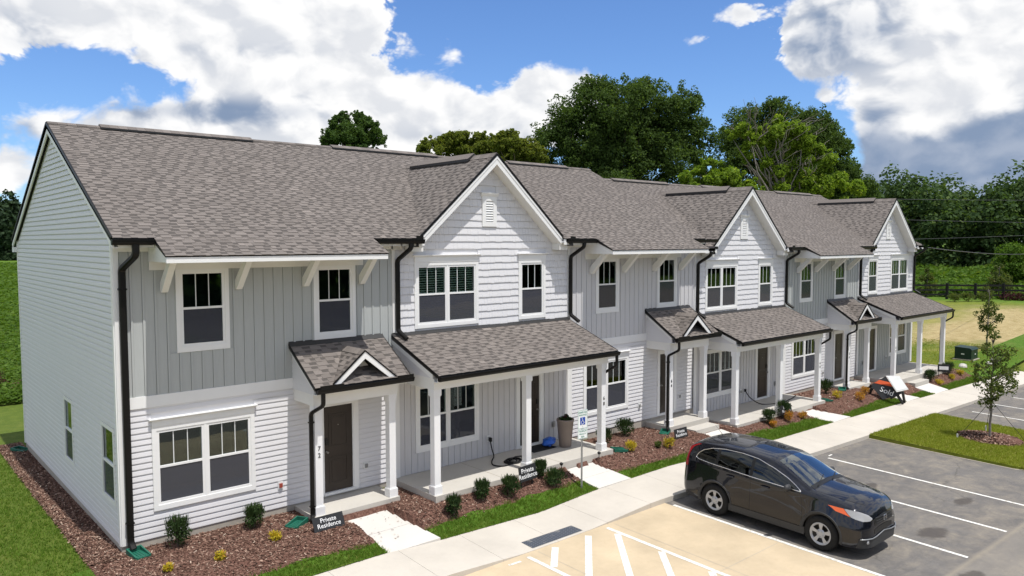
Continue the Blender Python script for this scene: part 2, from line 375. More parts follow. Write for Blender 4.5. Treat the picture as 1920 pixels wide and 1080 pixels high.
def terrain(N, b):
    P = geo_pos(N); x, y, z = N.sep(P)
    n1 = N.noise(P, .22, 8, .68, .6); n2 = N.noise(P, 2.2, 7, .7); n3 = N.noise(P, 45., 4, .75); n0 = N.noise(P, .06, 5, .6)
    green = N.mix(N.mr(n2, .3, .7), (.075, .120, .016), (.135, .180, .028))
    yellow = N.mix(N.mr(n2, .3, .7), (.155, .195, .024), (.27, .265, .045))
    straw = N.mix(N.mr(n2, .35, .7), (.36, .27, .13), (.52, .42, .23))
    right = N.mr(x, 36., 38., 0., 1.)
    wob = N.m('MULTIPLY', N.m('SUBTRACT', n1, .5), 14.)
    dist = N.m('ADD', N.vm('LENGTH', N.vm('SUBTRACT', P, (-3.7, -15.4, 5.9))), wob)
    c = N.mix(N.m('MULTIPLY', right, N.mr(n1, .36, .58)), green, yellow)
    dry = N.m('MULTIPLY', N.mr(n1, .52, .66), N.mr(n2, .42, .62)); c = N.mix(N.m('MULTIPLY', dry, N.m('ADD', .35, N.m('MULTIPLY', right, .4))), c, (.33, .25, .10))
    sm = N.m('MULTIPLY', N.m('MULTIPLY', N.mr(dist, 50., 54., 0., 1.), N.mr(dist, 68., 72., 1., 0.)), right)
    sm = N.m('MULTIPLY', sm, N.mr(N.m('ADD', y, N.m('MULTIPLY', N.m('SUBTRACT', n1, .5), 8.)), 6.5, 3.5, 0.25, 1.))
    c = N.mix(N.m('MULTIPLY', sm, N.mr(n2, .28, .42, .55, 1.)), c, straw)
    c = N.mix(N.mr(dist, 72., 76., 0., 1.), c, N.mix(N.mr(n2, .3, .7), (.075, .15, .018), (.135, .225, .028)))
    c = N.mix(N.mr(n3, .3, .65), N.mix(.45, c, (.04, .06, .012)), c)
    N.put(b.inputs['Base Color'], c); b.inputs['Roughness'].default_value = .95; b.inputs['Specular IOR Level'].default_value = .15
    bump(N, b, n3, .8, .03)
mat('terrain', terrain)

# ------------------------------------------------------------------ mesh helpers
class MB:
    def __init__(s): s.v = []; s.f = []; s.sh = []
    def quad(s, a, b, c, d): n = len(s.v); s.v += [a, b, c, d]; s.f.append((n, n+1, n+2, n+3))
    def poly(s, pts): n = len(s.v); s.v += list(pts); s.f.append(tuple(range(n, n+len(pts))))
    def box(s, x0, x1, y0, y1, z0, z1):
        if x0 > x1: x0, x1 = x1, x0
        if y0 > y1: y0, y1 = y1, y0
        if z0 > z1: z0, z1 = z1, z0
        n = len(s.v)
        s.v += [(x0,y0,z0),(x1,y0,z0),(x1,y1,z0),(x0,y1,z0),(x0,y0,z1),(x1,y0,z1),(x1,y1,z1),(x0,y1,z1)]
        s.f += [(n,n+3,n+2,n+1),(n+4,n+5,n+6,n+7),(n,n+1,n+5,n+4),(n+1,n+2,n+6,n+5),(n+2,n+3,n+7,n+6),(n+3,n,n+4,n+7)]
        return s
    def prism(s, pts, ext):
        """polygon pts (3D) extruded by vector ext"""
        n = len(s.v); k = len(pts); e = Vector(ext)
        s.v += [tuple(p) for p in pts] + [tuple(Vector(p)+e) for p in pts]
        s.f.append(tuple(range(n, n+k))[::-1]); s.f.append(tuple(range(n+k, n+2*k)))
        for i in range(k):
            j = (i+1) % k; s.f.append((n+i, n+j, n+k+j, n+k+i))
        return s
    def bar(s, a, b, w, h, up=(0,0,1)):
        """rectangular bar from a to b, width w (sideways), height h (along up)"""
        a = Vector(a); b = Vector(b); d = (b-a).normalized(); u = Vector(up); sd = d.cross(u)
        if sd.length < 1e-4: sd = d.cross(Vector((0, 1, 0)))
        sd.normalize(); u = sd.cross(d).normalized()
        P = [a + sd*(sx*w/2) + u*(sz*h/2) for sx, sz in ((-1,-1),(1,-1),(1,1),(-1,1))]
        return s.prism(P, b-a)
    def tube(s, pts, r, k=8, cap=True):
        pts = [Vector(p) for p in pts]; rs = r if isinstance(r, (list, tuple)) else [r]*len(pts)
        n0 = len(s.v); prev = None
        for i, p in enumerate(pts):
            d = (pts[min(i+1, len(pts)-1)] - pts[max(i-1, 0)])
            d = d.normalized() if d.length > 1e-9 else Vector((0, 0, 1))
            ref = prev if prev is not None else (Vector((1, 0, 0)) if abs(d.x) < .8 else Vector((0, 1, 0)))
            u = (ref - d*ref.dot(d)).normalized(); prev = u; w = d.cross(u)
            for j in range(k):
                a = 2*math.pi*j/k; s.v.append(tuple(p + (u*math.cos(a) + w*math.sin(a))*rs[i]))
        for i in range(len(pts)-1):
            for j in range(k):
                a = n0+i*k+j; b2 = n0+i*k+(j+1) % k; s.f.append((a, b2, b2+k, a+k))
        if cap:
            s.f.append(tuple(range(n0, n0+k))[::-1]); m = n0+(len(pts)-1)*k; s.f.append(tuple(range(m, m+k)))
        return s
    def lathe(s, prof, k=20, c=(0,0,0), axis='z'):
        n0 = len(s.v)
        for (r, h) in prof:
            for j in range(k):
                a = 2*math.pi*j/k; ca, sa = r*math.cos(a), r*math.sin(a)
                q = (ca, sa, h) if axis == 'z' else ((h, ca, sa) if axis == 'x' else (ca, h, sa))
                s.v.append((c[0]+q[0], c[1]+q[1], c[2]+q[2]))
        for i in range(len(prof)-1):
            for j in range(k):
                a = n0+i*k+j; b2 = n0+i*k+(j+1) % k; s.f.append((a, b2, b2+k, a+k))
        return s
    def build(s, name, m, parent=None, smooth=False, fix=True):
        me = bpy.data.meshes.new(name); me.from_pydata([tuple(v) for v in s.v], [], s.f)
        if fix:
            import bmesh
            bm = bmesh.new(); bm.from_mesh(me); bmesh.ops.recalc_face_normals(bm, faces=bm.faces); bm.to_mesh(me); bm.free()
        if smooth: me.polygons.foreach_set('use_smooth', [True]*len(me.polygons))
        if s.sh:
            at = me.attributes.new('shade', 'FLOAT', 'FACE'); at.data.foreach_set('value', s.sh)
        me.materials.append(MATS[m]); me.update()
        return link(name, me, parent)
def link(name, me, parent=None):
    o = bpy.data.objects.new(name, me); COL.objects.link(o)
    if parent is not None:
        o.parent = parent
        if parent.get('_abs'): o.location = tuple(-c for c in parent['_abs'])   # children carry world coordinates
    return o
def bx(name, m, parent, *a): return MB().box(*a).build(name, m, parent, fix=False)
def tag(o, label, cat, group=None, kind=None):
    if label: o['label'] = label
    if cat: o['category'] = cat
    if group: o['group'] = group
    if kind: o['kind'] = kind
    return o
def thing(name, label, cat, loc=(0,0,0), group=None, absolute=False):
    o = bpy.data.objects.new(name, None); COL.objects.link(o); o.location = loc; o.empty_display_size = .2
    if absolute: o['_abs'] = tuple(float(v) for v in loc)
    return tag(o, label, cat, group)
def dup(root, loc, rotz=0, scale=1, label=None):
    r = root.copy(); COL.objects.link(r); r.location = loc; r.rotation_euler = (0, 0, rotz); r.scale = (scale,)*3 if not isinstance(scale, tuple) else scale
    if label: r['label'] = label
    for ch in list(root.children):
        c = ch.copy(); COL.objects.link(c); c.parent = r
        for g in ch.children:
            d = g.copy(); COL.objects.link(d); d.parent = c
    return r
def structure(o): o['kind'] = 'structure'; return o
def stuff(o): o['kind'] = 'stuff'; return o
def fastmesh(name, verts, quads, m, parent=None, shade=None, smooth=False):
    """verts (n,3), quads (k,4) or (k,3) numpy"""
    me = bpy.data.meshes.new(name); k = quads.shape[1]; nf = len(quads)
    me.vertices.add(len(verts)); me.vertices.foreach_set('co', np.ascontiguousarray(verts, dtype=np.float32).ravel())
    me.loops.add(nf*k); me.loops.foreach_set('vertex_index', np.ascontiguousarray(quads, dtype=np.int32).ravel())
    me.polygons.add(nf); me.polygons.foreach_set('loop_start', np.arange(0, nf*k, k, dtype=np.int32))
    me.polygons.foreach_set('loop_total', np.full(nf, k, dtype=np.int32))
    me.update(calc_edges=True); me.materials.append(MATS[m])
    if shade is not None:
        at = me.attributes.new('shade', 'FLOAT', 'FACE'); at.data.foreach_set('value', np.ascontiguousarray(shade, dtype=np.float32))
    me.polygons.foreach_set('use_smooth', np.full(nf, bool(smooth)))
    return link(name, me, parent)
def text(name, body, size, m, parent, mw, extrude=.003, align='CENTER', space=1.):
    c = bpy.data.curves.new(name, 'FONT'); c.body = body; c.size = size; c.extrude = extrude
    c.align_x = align; c.align_y = 'CENTER'; c.space_line = space; c.materials.append(MATS[m]); c.resolution_u = 3
    f = bpy.data.objects.new(name, c); me = bpy.data.meshes.new_from_object(f); bpy.data.objects.remove(f); bpy.data.curves.remove(c)
    me.name = name
    if not me.materials: me.materials.append(MATS[m])
    o = bpy.data.objects.new(name, me); COL.objects.link(o); o.parent = parent
    off = Vector(parent['_abs']) if parent.get('_abs') else Vector((0, 0, 0))
    o.matrix_local = Matrix.Translation(-off) @ mw
    return o
def face_matrix(origin, right, up):
    r = Vector(right).normalized(); u = Vector(up); u = (u - r*u.dot(r)).normalized(); n = r.cross(u)
    o = Vector(origin)
    return Matrix(((r.x,u.x,n.x,o.x),(r.y,u.y,n.y,o.y),(r.z,u.z,n.z,o.z),(0,0,0,1)))
def holes(x0, x1, rects, z0, z1):
    """x intervals of the band z0..z1 left free by rects (xa,xb,za,zb)"""
    cuts = sorted((a, b) for a, b, c, d in rects if c < z1-1e-4 and d > z0+1e-4 and a < x1 and b > x0)
    out = []; x = x0
    for a, b in cuts:
        if a > x+1e-4: out.append((x, a))
        x = max(x, b)
    if x < x1-1e-4: out.append((x, x1))
    return out
def wall_rects(x0, x1, z0, z1, rects):
    zs = sorted({z0, z1, *[min(max(v, z0), z1) for r in rects for v in (r[2], r[3])]})
    return [(a, b, za, zb) for za, zb in zip(zs, zs[1:]) for a, b in holes(x0, x1, rects, za, zb)]
# ------------------------------------------------------------------ ground
def itp(x, xs, ys): return np.interp(x, xs, ys)
def gbed(x): return itp(x, [0,5.6,6.2,11.6,12.5,15,17.3,18.2,23.5,24.5,30,32,37,40], [.06,.06,.13,.13,.02,-.03,-.12,-.17,-.17,-.24,-.28,-.36,-.40,-.55])
def gwalk(x): return itp(x, [-20,0,4,5.3,8.2,10,13,18.7,23,27.3,33,40,60], [-.18,-.18,-.19,-.27,-.36,-.25,-.22,-.46,-.52,-.62,-.76,-.9,-1.1])
def gpark(x, y): return itp(x, [-20,0,11,19,25,32,40,60], [-.40,-.40,-.40,-.66,-.8,-.95,-1.1,-1.25]) + .02*(np.maximum(y, -11)+4.2)
def kerbh(x): return itp(x, [-20,4.6,6.4,8.4,10.4,60], [.12,.12,.012,.012,.12,.12])
def gside(x, y):
    t = np.clip((-2.75-y)/1.45, 0, 1); return gwalk(x)*(1-t) + (gpark(x, -4.2)+kerbh(x))*t
def gfront(x, y):
    t = np.clip((-1.62-y)/1.13, 0, 1); t = t*t*(3-2*t); return gbed(x)*(1-t) + gwalk(x)*t
def G(x, y):
    x = np.asarray(x, float); y = np.asarray(y, float)
    near = np.where(y > -2.75, gfront(x, y), np.where(y > -4.2, gside(x, y), gpark(x, y)))
    d = np.hypot(x+3.7, y+15.4)
    farz = itp(d, [44,50,58,72,125,300,900], [-.62,-.42,-.05,.8,1.6,4.0,6.])
    t = np.clip((x-37)/8, 0, 1); right = near*(1-t) + farz*t
    z = np.where(x > 37, right, near)
    back = itp(y, [10,40,160,400], [0,.15,3.2,5.0]); tb = np.clip((y-2)/6, 0, 1)
    z = np.where(x < 37, z*(1-tb) + back*tb, z)
    left = np.clip((-x-.6)/3, 0, 1)*np.clip((y+3)/2.5, 0, 1); z = z*(1-left) + np.where(y > 10, back, 0.)*left
    return z
def terrain_sheet():
    xs = np.unique(np.concatenate([np.linspace(-400, -20, 14), np.arange(-20, 62, 1.), np.linspace(62, 150, 45), np.linspace(150, 520, 14)]))
    ys = np.unique(np.concatenate([np.linspace(-300, -24, 12), np.arange(-24, 24, 1.), np.linspace(24, 170, 40), np.linspace(170, 480, 10)]))
    X, Y = np.meshgrid(xs, ys, indexing='ij'); Z = G(X, Y)
    low = (X > -19) & (X < 59.5) & (Y < -.5) & (Y > -23.5); low &= ~((X > 37.5) & (Y > -2.9)); low &= ~((X < -.9) & (Y > -2.9))
    Z = Z - np.where(low, .30, 0)
    Z = np.where((X > .5) & (X < 35.5) & (Y > .3) & (Y < 9.7), Z-.3, Z)
    n, k = X.shape; V = np.stack([X, Y, Z], -1).reshape(-1, 3)
    i = np.arange(n-1)[:, None]*k + np.arange(k-1)[None]; i = i.ravel()
    return structure(fastmesh('ground', V, np.stack([i, i+k, i+k+1, i+1], 1), 'terrain', smooth=True))
terrain_sheet()
def strip(name, m, x0, x1, ya, yb, zf, dx=.25, ny=6, off=0., skirt=0., parent=None, jit=0.):
    """surface between y = ya(x) and y = yb(x), height zf(x, y) + off"""
    nx = max(2, int((x1-x0)/dx)+1); xs = np.linspace(x0, x1, nx); t = np.linspace(0, 1, ny)
    A = np.array([ya(x) for x in xs]) if callable(ya) else np.full(nx, ya); B = np.array([yb(x) for x in xs]) if callable(yb) else np.full(nx, yb)
    Y = A[:, None]*(1-t) + B[:, None]*t; X = np.repeat(xs[:, None], ny, 1); Z = zf(X, Y)+off
    V = np.stack([X, Y, Z], -1).reshape(-1, 3)
    i = (np.arange(nx-1)[:, None]*ny + np.arange(ny-1)[None]).ravel(); Q = np.stack([i, i+ny, i+ny+1, i+1], 1)
    if skirt:
        ring = list(range(0, nx*ny, ny)) + list(range((nx-1)*ny+1, nx*ny)) + list(range((nx-1)*ny-1, 0, -ny)) + list(range(ny-2, 0, -1))
        rv = V[ring].copy(); rv[:, 2] -= skirt; base = len(V); V = np.vstack([V, rv]); k = len(ring)
        Q = np.vstack([Q, [(ring[j], base+j, base+(j+1) % k, ring[(j+1) % k]) for j in range(k)]])
    return fastmesh(name, V, Q, m, parent)
EX = [-.6,1.65,2.84,3.94,5.34,6.66,8.06,9.02,9.67,11.17,13.08,14.53,16,18.26,20.94,21.43,23.41,27.02,28.97,32.99,37.4]
EY = [-2.3,-2.28,-2.26,-2.35,-2.28,-2.28,-2.23,-2.29,-2.28,-2.36,-2.43,-2.36,-2.3,-2.16,-2.27,-2.21,-2.5,-2.27,-2.4,-2.39,-2.33]
def edge(x): return float(itp(x, EX, EY)) + .035*math.sin(x*3.1) + .025*math.sin(x*7.7+1)
# entry walks: (x range and y at the slab, height there, x range at the sidewalk)
walks = [(3.98,5.10,-1.0,-.02,4.11,5.36),(9.93,11.0,-1.765,.05,10.17,11.42),(16.1,17.45,-1.435,-.18,16.35,17.65),(21.6,22.75,-1.765,-.26,22.4,23.7),(27.95,29.2,-1.0,-.38,28.65,29.94),(31.1,32.6,-2.13,-.47,31.59,33.12)]
def sunk(X, Y):
    Z = G(X, Y)
    for xa, xb, yt, zt, xc_, xd in walks:
        t = np.clip((yt-Y)/(yt+2.747), 0, 1); ins = (X > xa+(xc_-xa)*t+.015) & (X < xb+(xd-xb)*t-.015) & (Y < yt-.02)
        Z = np.where(ins, np.minimum(Z, zt*(1-t)+gwalk(X)*t-.08), Z)
    return Z
structure(strip('mulch_bed', 'mulch', -.62, 37.4, edge, .15, sunk, .05, 20, .012))
structure(strip('mulch_bed', 'mulch', -.62, .02, .15, 10.8, G, .1, 30, .022, .05))
structure(strip('lawn', 'lawn_front', -.62, 37.4, -2.75, edge, sunk, .05, 10, .010))
structure(strip('lawn', 'lawn_front', 37.4, 60, -2.75, -.4, G, .5, 5, .010))
structure(strip('lawn', 'lawn_front', -20, -.62, -2.75, -.4, G, .5, 5, .014))
def walk_slab(name, w, ta, tb, parent=None):
    xa, xb, yt, zt, xc_, xd = w; V = []; n = 5
    for t in np.linspace(ta, tb, n):
        y = yt*(1-t)-2.747*t; z = zt*(1-t)+(float(gwalk((xc_+xd)/2))+.012)*t; l, r = xa*(1-t)+xc_*t, xb*(1-t)+xd*t
        V += [(l, y, z), (r, y, z)]
    k = len(V); V += [(x, y, z-.25) for x, y, z in V]; F = [(2*i, 2*i+1, 2*i+3, 2*i+2) for i in range(n-1)] + [(2*i, 2*i+2, k+2*i+2, k+2*i) for i in range(n-1)] + [(2*i+1, k+2*i+1, k+2*i+3, 2*i+3) for i in range(n-1)] + [(0, k, k+1, 1), (k-2, k-1, 2*k-1, 2*k-2)]
    m = MB(); m.v = V; m.f = F; return m.build(name, 'walk_concrete', parent)
for w in walks:
    o = structure(walk_slab('entry_walk', w, .503, 1.)); walk_slab('walk_slab', w, 0., .497, o)
side = bpy.data.objects.new('sidewalk', None); COL.objects.link(side); structure(side)
xj = [-20+1.52*i for i in range(53)]
for a, b in zip(xj, xj[1:]):
    strip('paving_slab', 'sidewalk_concrete', a+.003, b-.003, -4.2, -2.753, gside, .25, 6, 0, .22, side)
strip('joint_bed', 'kerb_concrete', -20, 60.5, -4.19, -2.76, gside, .5, 4, -.02, 0, side)
lot = structure(strip('parking_lot', 'asphalt', 10.95, 60, -60, -4.2, lambda X, Y: gpark(X, Y), 1., 24, 0.))
pad = structure(strip('concrete_pad', 'tan_concrete', -20, 10.942, -10.1, -4.2, lambda X, Y: gpark(X, Y), .5, 8, .002))
structure(strip('aisle', 'asphalt', -20, 10.95, -60, -10.1, lambda X, Y: gpark(X, Y), 1., 20, -.002))
for jx in (6.68, 9.0, 3.4):
    strip('control_joint', 'kerb_concrete', jx-.006, jx+.006, -10.1, -4.3, lambda X, Y: gpark(X, Y), .02, 8, .005, 0, pad)
for jy in (-7.2,):
    strip('control_joint', 'kerb_concrete', -10, 10.9, jy-.006, jy+.006, lambda X, Y: gpark(X, Y), .5, 2, .005, 0, pad)
def stripe(pa, pb, w, parent):
    a = Vector((*pa, 0)); b = Vector((*pb, 0)); d = (b-a).normalized(); s = Vector((-d.y, d.x, 0))*w/2; n = max(2, int((b-a).length/.6))
    m = MB()
    P = [a.lerp(b, i/n) for i in range(n+1)]
    pt = lambda p: (p.x, p.y, float(gpark(p.x, p.y))+.007)
    for p, q in zip(P, P[1:]): m.quad(pt(p-s), pt(q-s), pt(q+s), pt(p+s))
    return m.build('parking_line', 'line_paint', parent, fix=False)
for x in (6.35, 8.70): stripe((x, -4.35), (x, -10.0), .10, pad)
for pa, pb in (((7.09,-4.37),(6.42,-5.02)),((8.06,-4.39),(6.42,-5.95)),((8.62,-4.72),(6.42,-7.15)),((8.62,-5.9),(6.42,-8.3)),((8.62,-7.1),(6.42,-9.5)),((8.62,-8.3),(7.1,-9.95))): stripe(pa, pb, .14, pad)
stripe((5.8, -4.40), (6.1, -4.42), .06, pad)
stripe((10.99, -4.42), (10.99, -10.0), .10, lot)
for x in (13.4, 15.82, 18.35): stripe((x+.05, -4.55), (x, -10.0), .10, lot)
stripe((18.65, -4.45), (18.9, -4.42), .05, lot)
for x in (29.9, 32.35, 34.8, 37.2): stripe((x, -4.75), (x-.1, -10.0), .10, lot)
structure(strip('tactile_mat', 'tactile_paving', 6.68, 8.16, -4.13, -3.78, gside, .2, 4, .006))
# grass island between the two blocks of bays
def island():
    cx0, cx1, y0, y1 = 21.95, 27.5, -9.6, -4.2
    def ya(x):
        u = (x-cx0)/(cx1-cx0); return y0 + 1.2*max(0, 1-u*6)**2 + 1.2*max(0, 1-(1-u)*6)**2
    zf = lambda X, Y: gpark(X, Y) + .05 + .07*np.clip((Y+9.6)/5.4, 0, 1)
    k = structure(strip('island_edge', 'kerb_concrete', cx0-.07, cx1+.07, lambda x: ya(min(max(x, cx0), cx1))-.07, -4.202, lambda X, Y: gpark(X, Y)+.012, .2, 6, 0, .1))
    structure(strip('lawn', 'lawn_island', cx0, cx1, ya, -4.203, zf, .15, 20, .02, .12))
    return zf
island_z = island()

def scatter_flat(name, m, pts, size, asp, tilt, lift=0.):
    """small flat chips lying about: pts (n,3)"""
    n = len(pts); a = rng.uniform(0, 2*np.pi, n); L = size*rng.uniform(.5, 1.5, n); Wd = L*rng.uniform(asp[0], asp[1], n)
    d = np.stack([np.cos(a), np.sin(a), rng.normal(0, tilt, n)], 1); d /= np.linalg.norm(d, axis=1)[:, None]
    s = np.stack([-np.sin(a), np.cos(a), rng.normal(0, tilt, n)], 1)
    c = pts + np.array([0, 0, lift]) + np.stack([np.zeros(n), np.zeros(n), rng.uniform(0, .018, n)], 1)
    A = c - d*L[:, None]/2 - s*Wd[:, None]/2; B = c + d*L[:, None]/2 - s*Wd[:, None]/2; C = c + d*L[:, None]/2 + s*Wd[:, None]/2; D = c - d*L[:, None]/2 + s*Wd[:, None]/2
    V = np.stack([A, B, C, D], 1).reshape(-1, 3); Q = np.arange(4*n).reshape(-1, 4)
    return stuff(fastmesh(name, V, Q, m))
def sample(x0, x1, y0, y1, n, ok):
    x = rng.uniform(x0, x1, n); y = rng.uniform(y0, y1, n); k = ok(x, y); return x[k], y[k]
vedge = lambda x: np.interp(x, EX, EY)
def off_slabs(x, y):
    k = np.ones(len(x), bool)
    for xa, xb, yt, zt, xc_, xd in walks:
        t = np.clip((yt-y)/(yt+2.747), 0, 1); k &= ~((x > xa+(xc_-xa)*t-.01) & (x < xb+(xd-xb)*t+.01) & (y < yt+.05))
    for a, b, yb in [(3.45,5.52,-.98),(5.95,11.85,-1.75),(15.4,17.45,-1.0),(17.86,23.75,-1.75),(27.3,29.4,-1.0),(29.85,36.0,-1.75)]: k &= ~((x > a) & (x < b) & (y > yb))
    return k
x, y = sample(-.62, 37.3, -2.5, 0, 100000, lambda x, y: (y > vedge(x)+rng.normal(0, .03, len(x))) & off_slabs(x, y) & (rng.uniform(0, 1, len(x)) < np.clip(14/(x+10), .35, 1)))
scatter_flat('mulch_chips', 'mulch_chips', np.stack([x, y, G(x, y)+.014], 1), .042, (.2, .5), .35)
x, y = sample(-.66, -.02, -.3, 10.8, 16000, lambda x, y: x > -.62+rng.normal(0, .04, len(x)))
scatter_flat('mulch_chips', 'mulch_chips', np.stack([x, y, G(x, y)+.026], 1), .042, (.22, .5), .32)
def blades(name, m, pts, h, w, lean=.5, per=3):
    n = len(pts); P = np.repeat(pts, per, 0) + np.stack([rng.normal(0, .015, n*per), rng.normal(0, .015, n*per), np.zeros(n*per)], 1)
    n *= per; a = rng.uniform(0, 2*np.pi, n); H = h*rng.uniform(.55, 1.35, n); s = np.stack([np.cos(a), np.sin(a), np.zeros(n)], 1)*w/2
    t = P + np.stack([rng.normal(0, lean, n)*H, rng.normal(0, lean, n)*H, H], 1)
    V = np.stack([P-s, P+s, t], 1).reshape(-1, 3)
    return stuff(fastmesh(name, V, np.arange(3*n).reshape(-1, 3), m))
x, y = sample(-.6, 37.4, -2.76, -1.9, 42000, lambda x, y: (y < vedge(x)+rng.normal(0, .03, len(x))) & off_slabs(x, y))
blades('grass', 'grass_blade', np.stack([x, y, G(x, y)+.008], 1), .055, .012, .45, 3)
x, y = sample(-7, -.62, -4, 14, 52000, lambda x, y: (x < -.62+rng.normal(0, .05, len(x))) & (rng.uniform(0, 1, len(x)) < np.clip(12/(y+10), .3, 1)))
blades('grass', 'grass_blade', np.stack([x, y, G(x, y)], 1), .055, .013, .5, 3)
x, y = sample(21.95, 27.5, -9.3, -4.22, 26000, lambda x, y: (np.hypot(x-25.05, y+6.85) > .95))
blades('grass', 'lawn_blade', np.stack([x, y, island_z(x, y)+.018], 1), .06, .016, .5, 3)
x, y = sample(36.5, 47, -2.7, 12, 22000, lambda x, y: y > -2.7)
blades('grass', 'lawn_blade', np.stack([x, y, G(x, y)], 1), .05, .02, .6, 2)
x, y = sample(22.2, 27.4, -4.3, -4.16, 500, lambda x, y: y > -9)
a = rng.uniform(0, 2*np.pi, 2600); r = .95*np.sqrt(rng.uniform(0, 1, 2600))
TREEB = (25.05, -6.85)
x = TREEB[0]+r*np.cos(a)*1.05; y = TREEB[1]+r*np.sin(a); zi = island_z(x, y)+.025+.06*(1-(r/.95)**2)
m = MB(); m.lathe([(0, .085), (.5, .065), (.85, .03), (1.0, -.02)], 28, (TREEB[0], TREEB[1], float(island_z(TREEB[0], TREEB[1]))+.02))
structure(m.build('mulch_ring', 'mulch', smooth=True))
scatter_flat('mulch_chips', 'mulch_chips', np.stack([x, y, zi+.012], 1), .07, (.3, .6), .35)
# crop rows behind the lawn on the left, and rough weeds beyond the fence on the right
def leafquads(C, size, upb=.4):
    n = len(C); nrm = rng.normal(0, 1, (n, 3)); nrm[:, 2] = np.abs(nrm[:, 2]) + upb; nrm /= np.linalg.norm(nrm, axis=1)[:, None]
    t = np.cross(nrm, rng.normal(0, 1, (n, 3))); t /= np.linalg.norm(t, axis=1)[:, None]; b = np.cross(nrm, t)
    L = (size*rng.uniform(.6, 1.4, n))[:, None]/2; Wd = L*rng.uniform(.45, .8, n)[:, None]
    fold = nrm*L*.25
    V = np.stack([C-t*L, C-b*Wd+fold, C+t*L, C+b*Wd+fold], 1).reshape(-1, 3)
    return V, np.arange(4*n).reshape(-1, 4)
n = 110000; y = 17 + 110*rng.uniform(0, 1, n)**1.7; x = rng.uniform(-1, 1, n)*(6+.16*y) - 2 + .10*y
row = np.sin(y*2*np.pi/.9)*.5+.5; zt = G(x, y) + (.15+.18*row)*rng.uniform(.5, 1.1, n)
V, Q = leafquads(np.stack([x, y, zt], 1), 1., 1.8); sc = np.repeat(.095+.004*y, 4)[:, None]; cen = np.repeat(np.stack([x, y, zt], 1), 4, 0)
stuff(fastmesh('crop_field', cen+(V-cen)*sc, Q, 'crop_leaf'))
n = 30000; az = np.radians(rng.uniform(8, 30, n)); d = rng.uniform(77, 126, n); x = -3.7+d*np.cos(az); y = -15.4+d*np.sin(az)
hump = .45+.45*np.sin(x*.31+np.sin(y*.4)*2)*np.sin(y*.27)
zt = G(x, y) + hump*rng.uniform(.2, 1.3, n)
V, Q = leafquads(np.stack([x, y, zt], 1), .55, .5); stuff(fastmesh('tall_weeds', V, Q, 'weed_leaf'))

# ------------------------------------------------------------------ town houses
WID = 5.9565; Y0 = 0.
RIDGE_Y, RIDGE_Z, SL = 4.85, 8.62, .498
EAVE_Y = -.45; EAVE_Z = RIDGE_Z - SL*(RIDGE_Y-EAVE_Y)
OVER_Y = -1.10
_wedge = None
def wedge_mesh():
    """one shingle: unit width (x), unit length (y up the slope), butt thickness along z"""
    global _wedge
    if _wedge is None:
        m = MB(); m.v = [(0,0,0),(1,0,0),(1,1,0),(0,1,0),(0,0,1),(1,0,1),(1,1,.12),(0,1,.12)]
        m.f = [(4,5,6,7),(0,1,5,4),(0,4,7,3),(1,2,6,5)]
        me = bpy.data.meshes.new('shingle'); me.from_pydata(m.v, [], m.f); me.materials.append(MATS['shingle_single']); _wedge = me
    return _wedge
def shingles(parent, O, U, V, vlen, urange, expo=.128, single=0, name='shingle', seed=0, wmul=1.):
    """courses of laminated shingles on the plane O + u*U + v*V; urange(v) gives the free span; the first `single` pieces stay separate objects"""
    rr = random.Random(seed); O = Vector(O); U = Vector(U).normalized(); V = Vector(V).normalized(); Nn = U.cross(V)
    if Nn.z < 0: Nn = -Nn
    verts = []; faces = []; shade = []; pieces = []; dashes = []
    k = 0; v = 0.
    while v < vlen-.02:
        ur = urange(v+.05)
        if ur and ur[1]-ur[0] > .05:
            u, ue = ur; u -= 0; tab = rr.random() < .5; first = True
            while u < ue-1e-4:
                w = (rr.uniform(.10, .25) if tab else rr.uniform(.08, .17))*wmul
                w2 = min(w, ue-u)
                t = .013 if tab else .0055
                sh = min(1, max(.38, rr.gauss(.57, .10)))
                pieces.append((u, v, w2, min(expo+.03, vlen-v+.03), t, sh))
                if not tab and rr.random() < .93 and v+expo < vlen: dashes.append((u, v+expo*rr.uniform(.42, .58), w2, v+expo, rr.uniform(0, .10)))
                u += w; tab = not tab
        v += expo; k += 1
    n_single = 0
    cand = [i for i, p in enumerate(pieces) if p[2] > .12]
    sel = set(cand[:single]) if single else set()
    for i, (u, v, w, l, t, sh) in enumerate(pieces):
        if i in sel:
            o = bpy.data.objects.new('shingle', wedge_mesh()); COL.objects.link(o); o.parent = parent
            P = O + U*u + V*v
            o.matrix_local = Matrix(((U.x*w, V.x*l, Nn.x*t, P.x), (U.y*w, V.y*l, Nn.y*t, P.y), (U.z*w, V.z*l, Nn.z*t, P.z), (0, 0, 0, 1)))
            o['shade'] = sh; continue
        P = O + U*u + V*v; b = len(verts)
        for (a, c, h) in ((0,0,0),(1,0,0),(1,1,0),(0,1,0),(0,0,1),(1,0,1),(1,1,.12),(0,1,.12)):
            verts.append(tuple(P + U*(a*w) + V*(c*l) + Nn*(h*t)))
        faces += [(b+4,b+5,b+6,b+7),(b,b+1,b+5,b+4),(b,b+4,b+7,b+3),(b+1,b+2,b+6,b+5)]; shade += [sh]*4
    for (u, va, w, vb, sh) in dashes:
        P = O + U*u + Nn*.0075; k4 = len(verts); verts += [tuple(P+V*va), tuple(P+U*w+V*va), tuple(P+U*w+V*(vb+.01)), tuple(P+V*(vb+.01))]; faces.append((k4, k4+1, k4+2, k4+3)); shade.append(sh)
    if verts:
        o = fastmesh('shingle_courses', np.array(verts), np.array(faces), 'shingle_mass', parent, shade); stuff(o)
    return len(pieces)

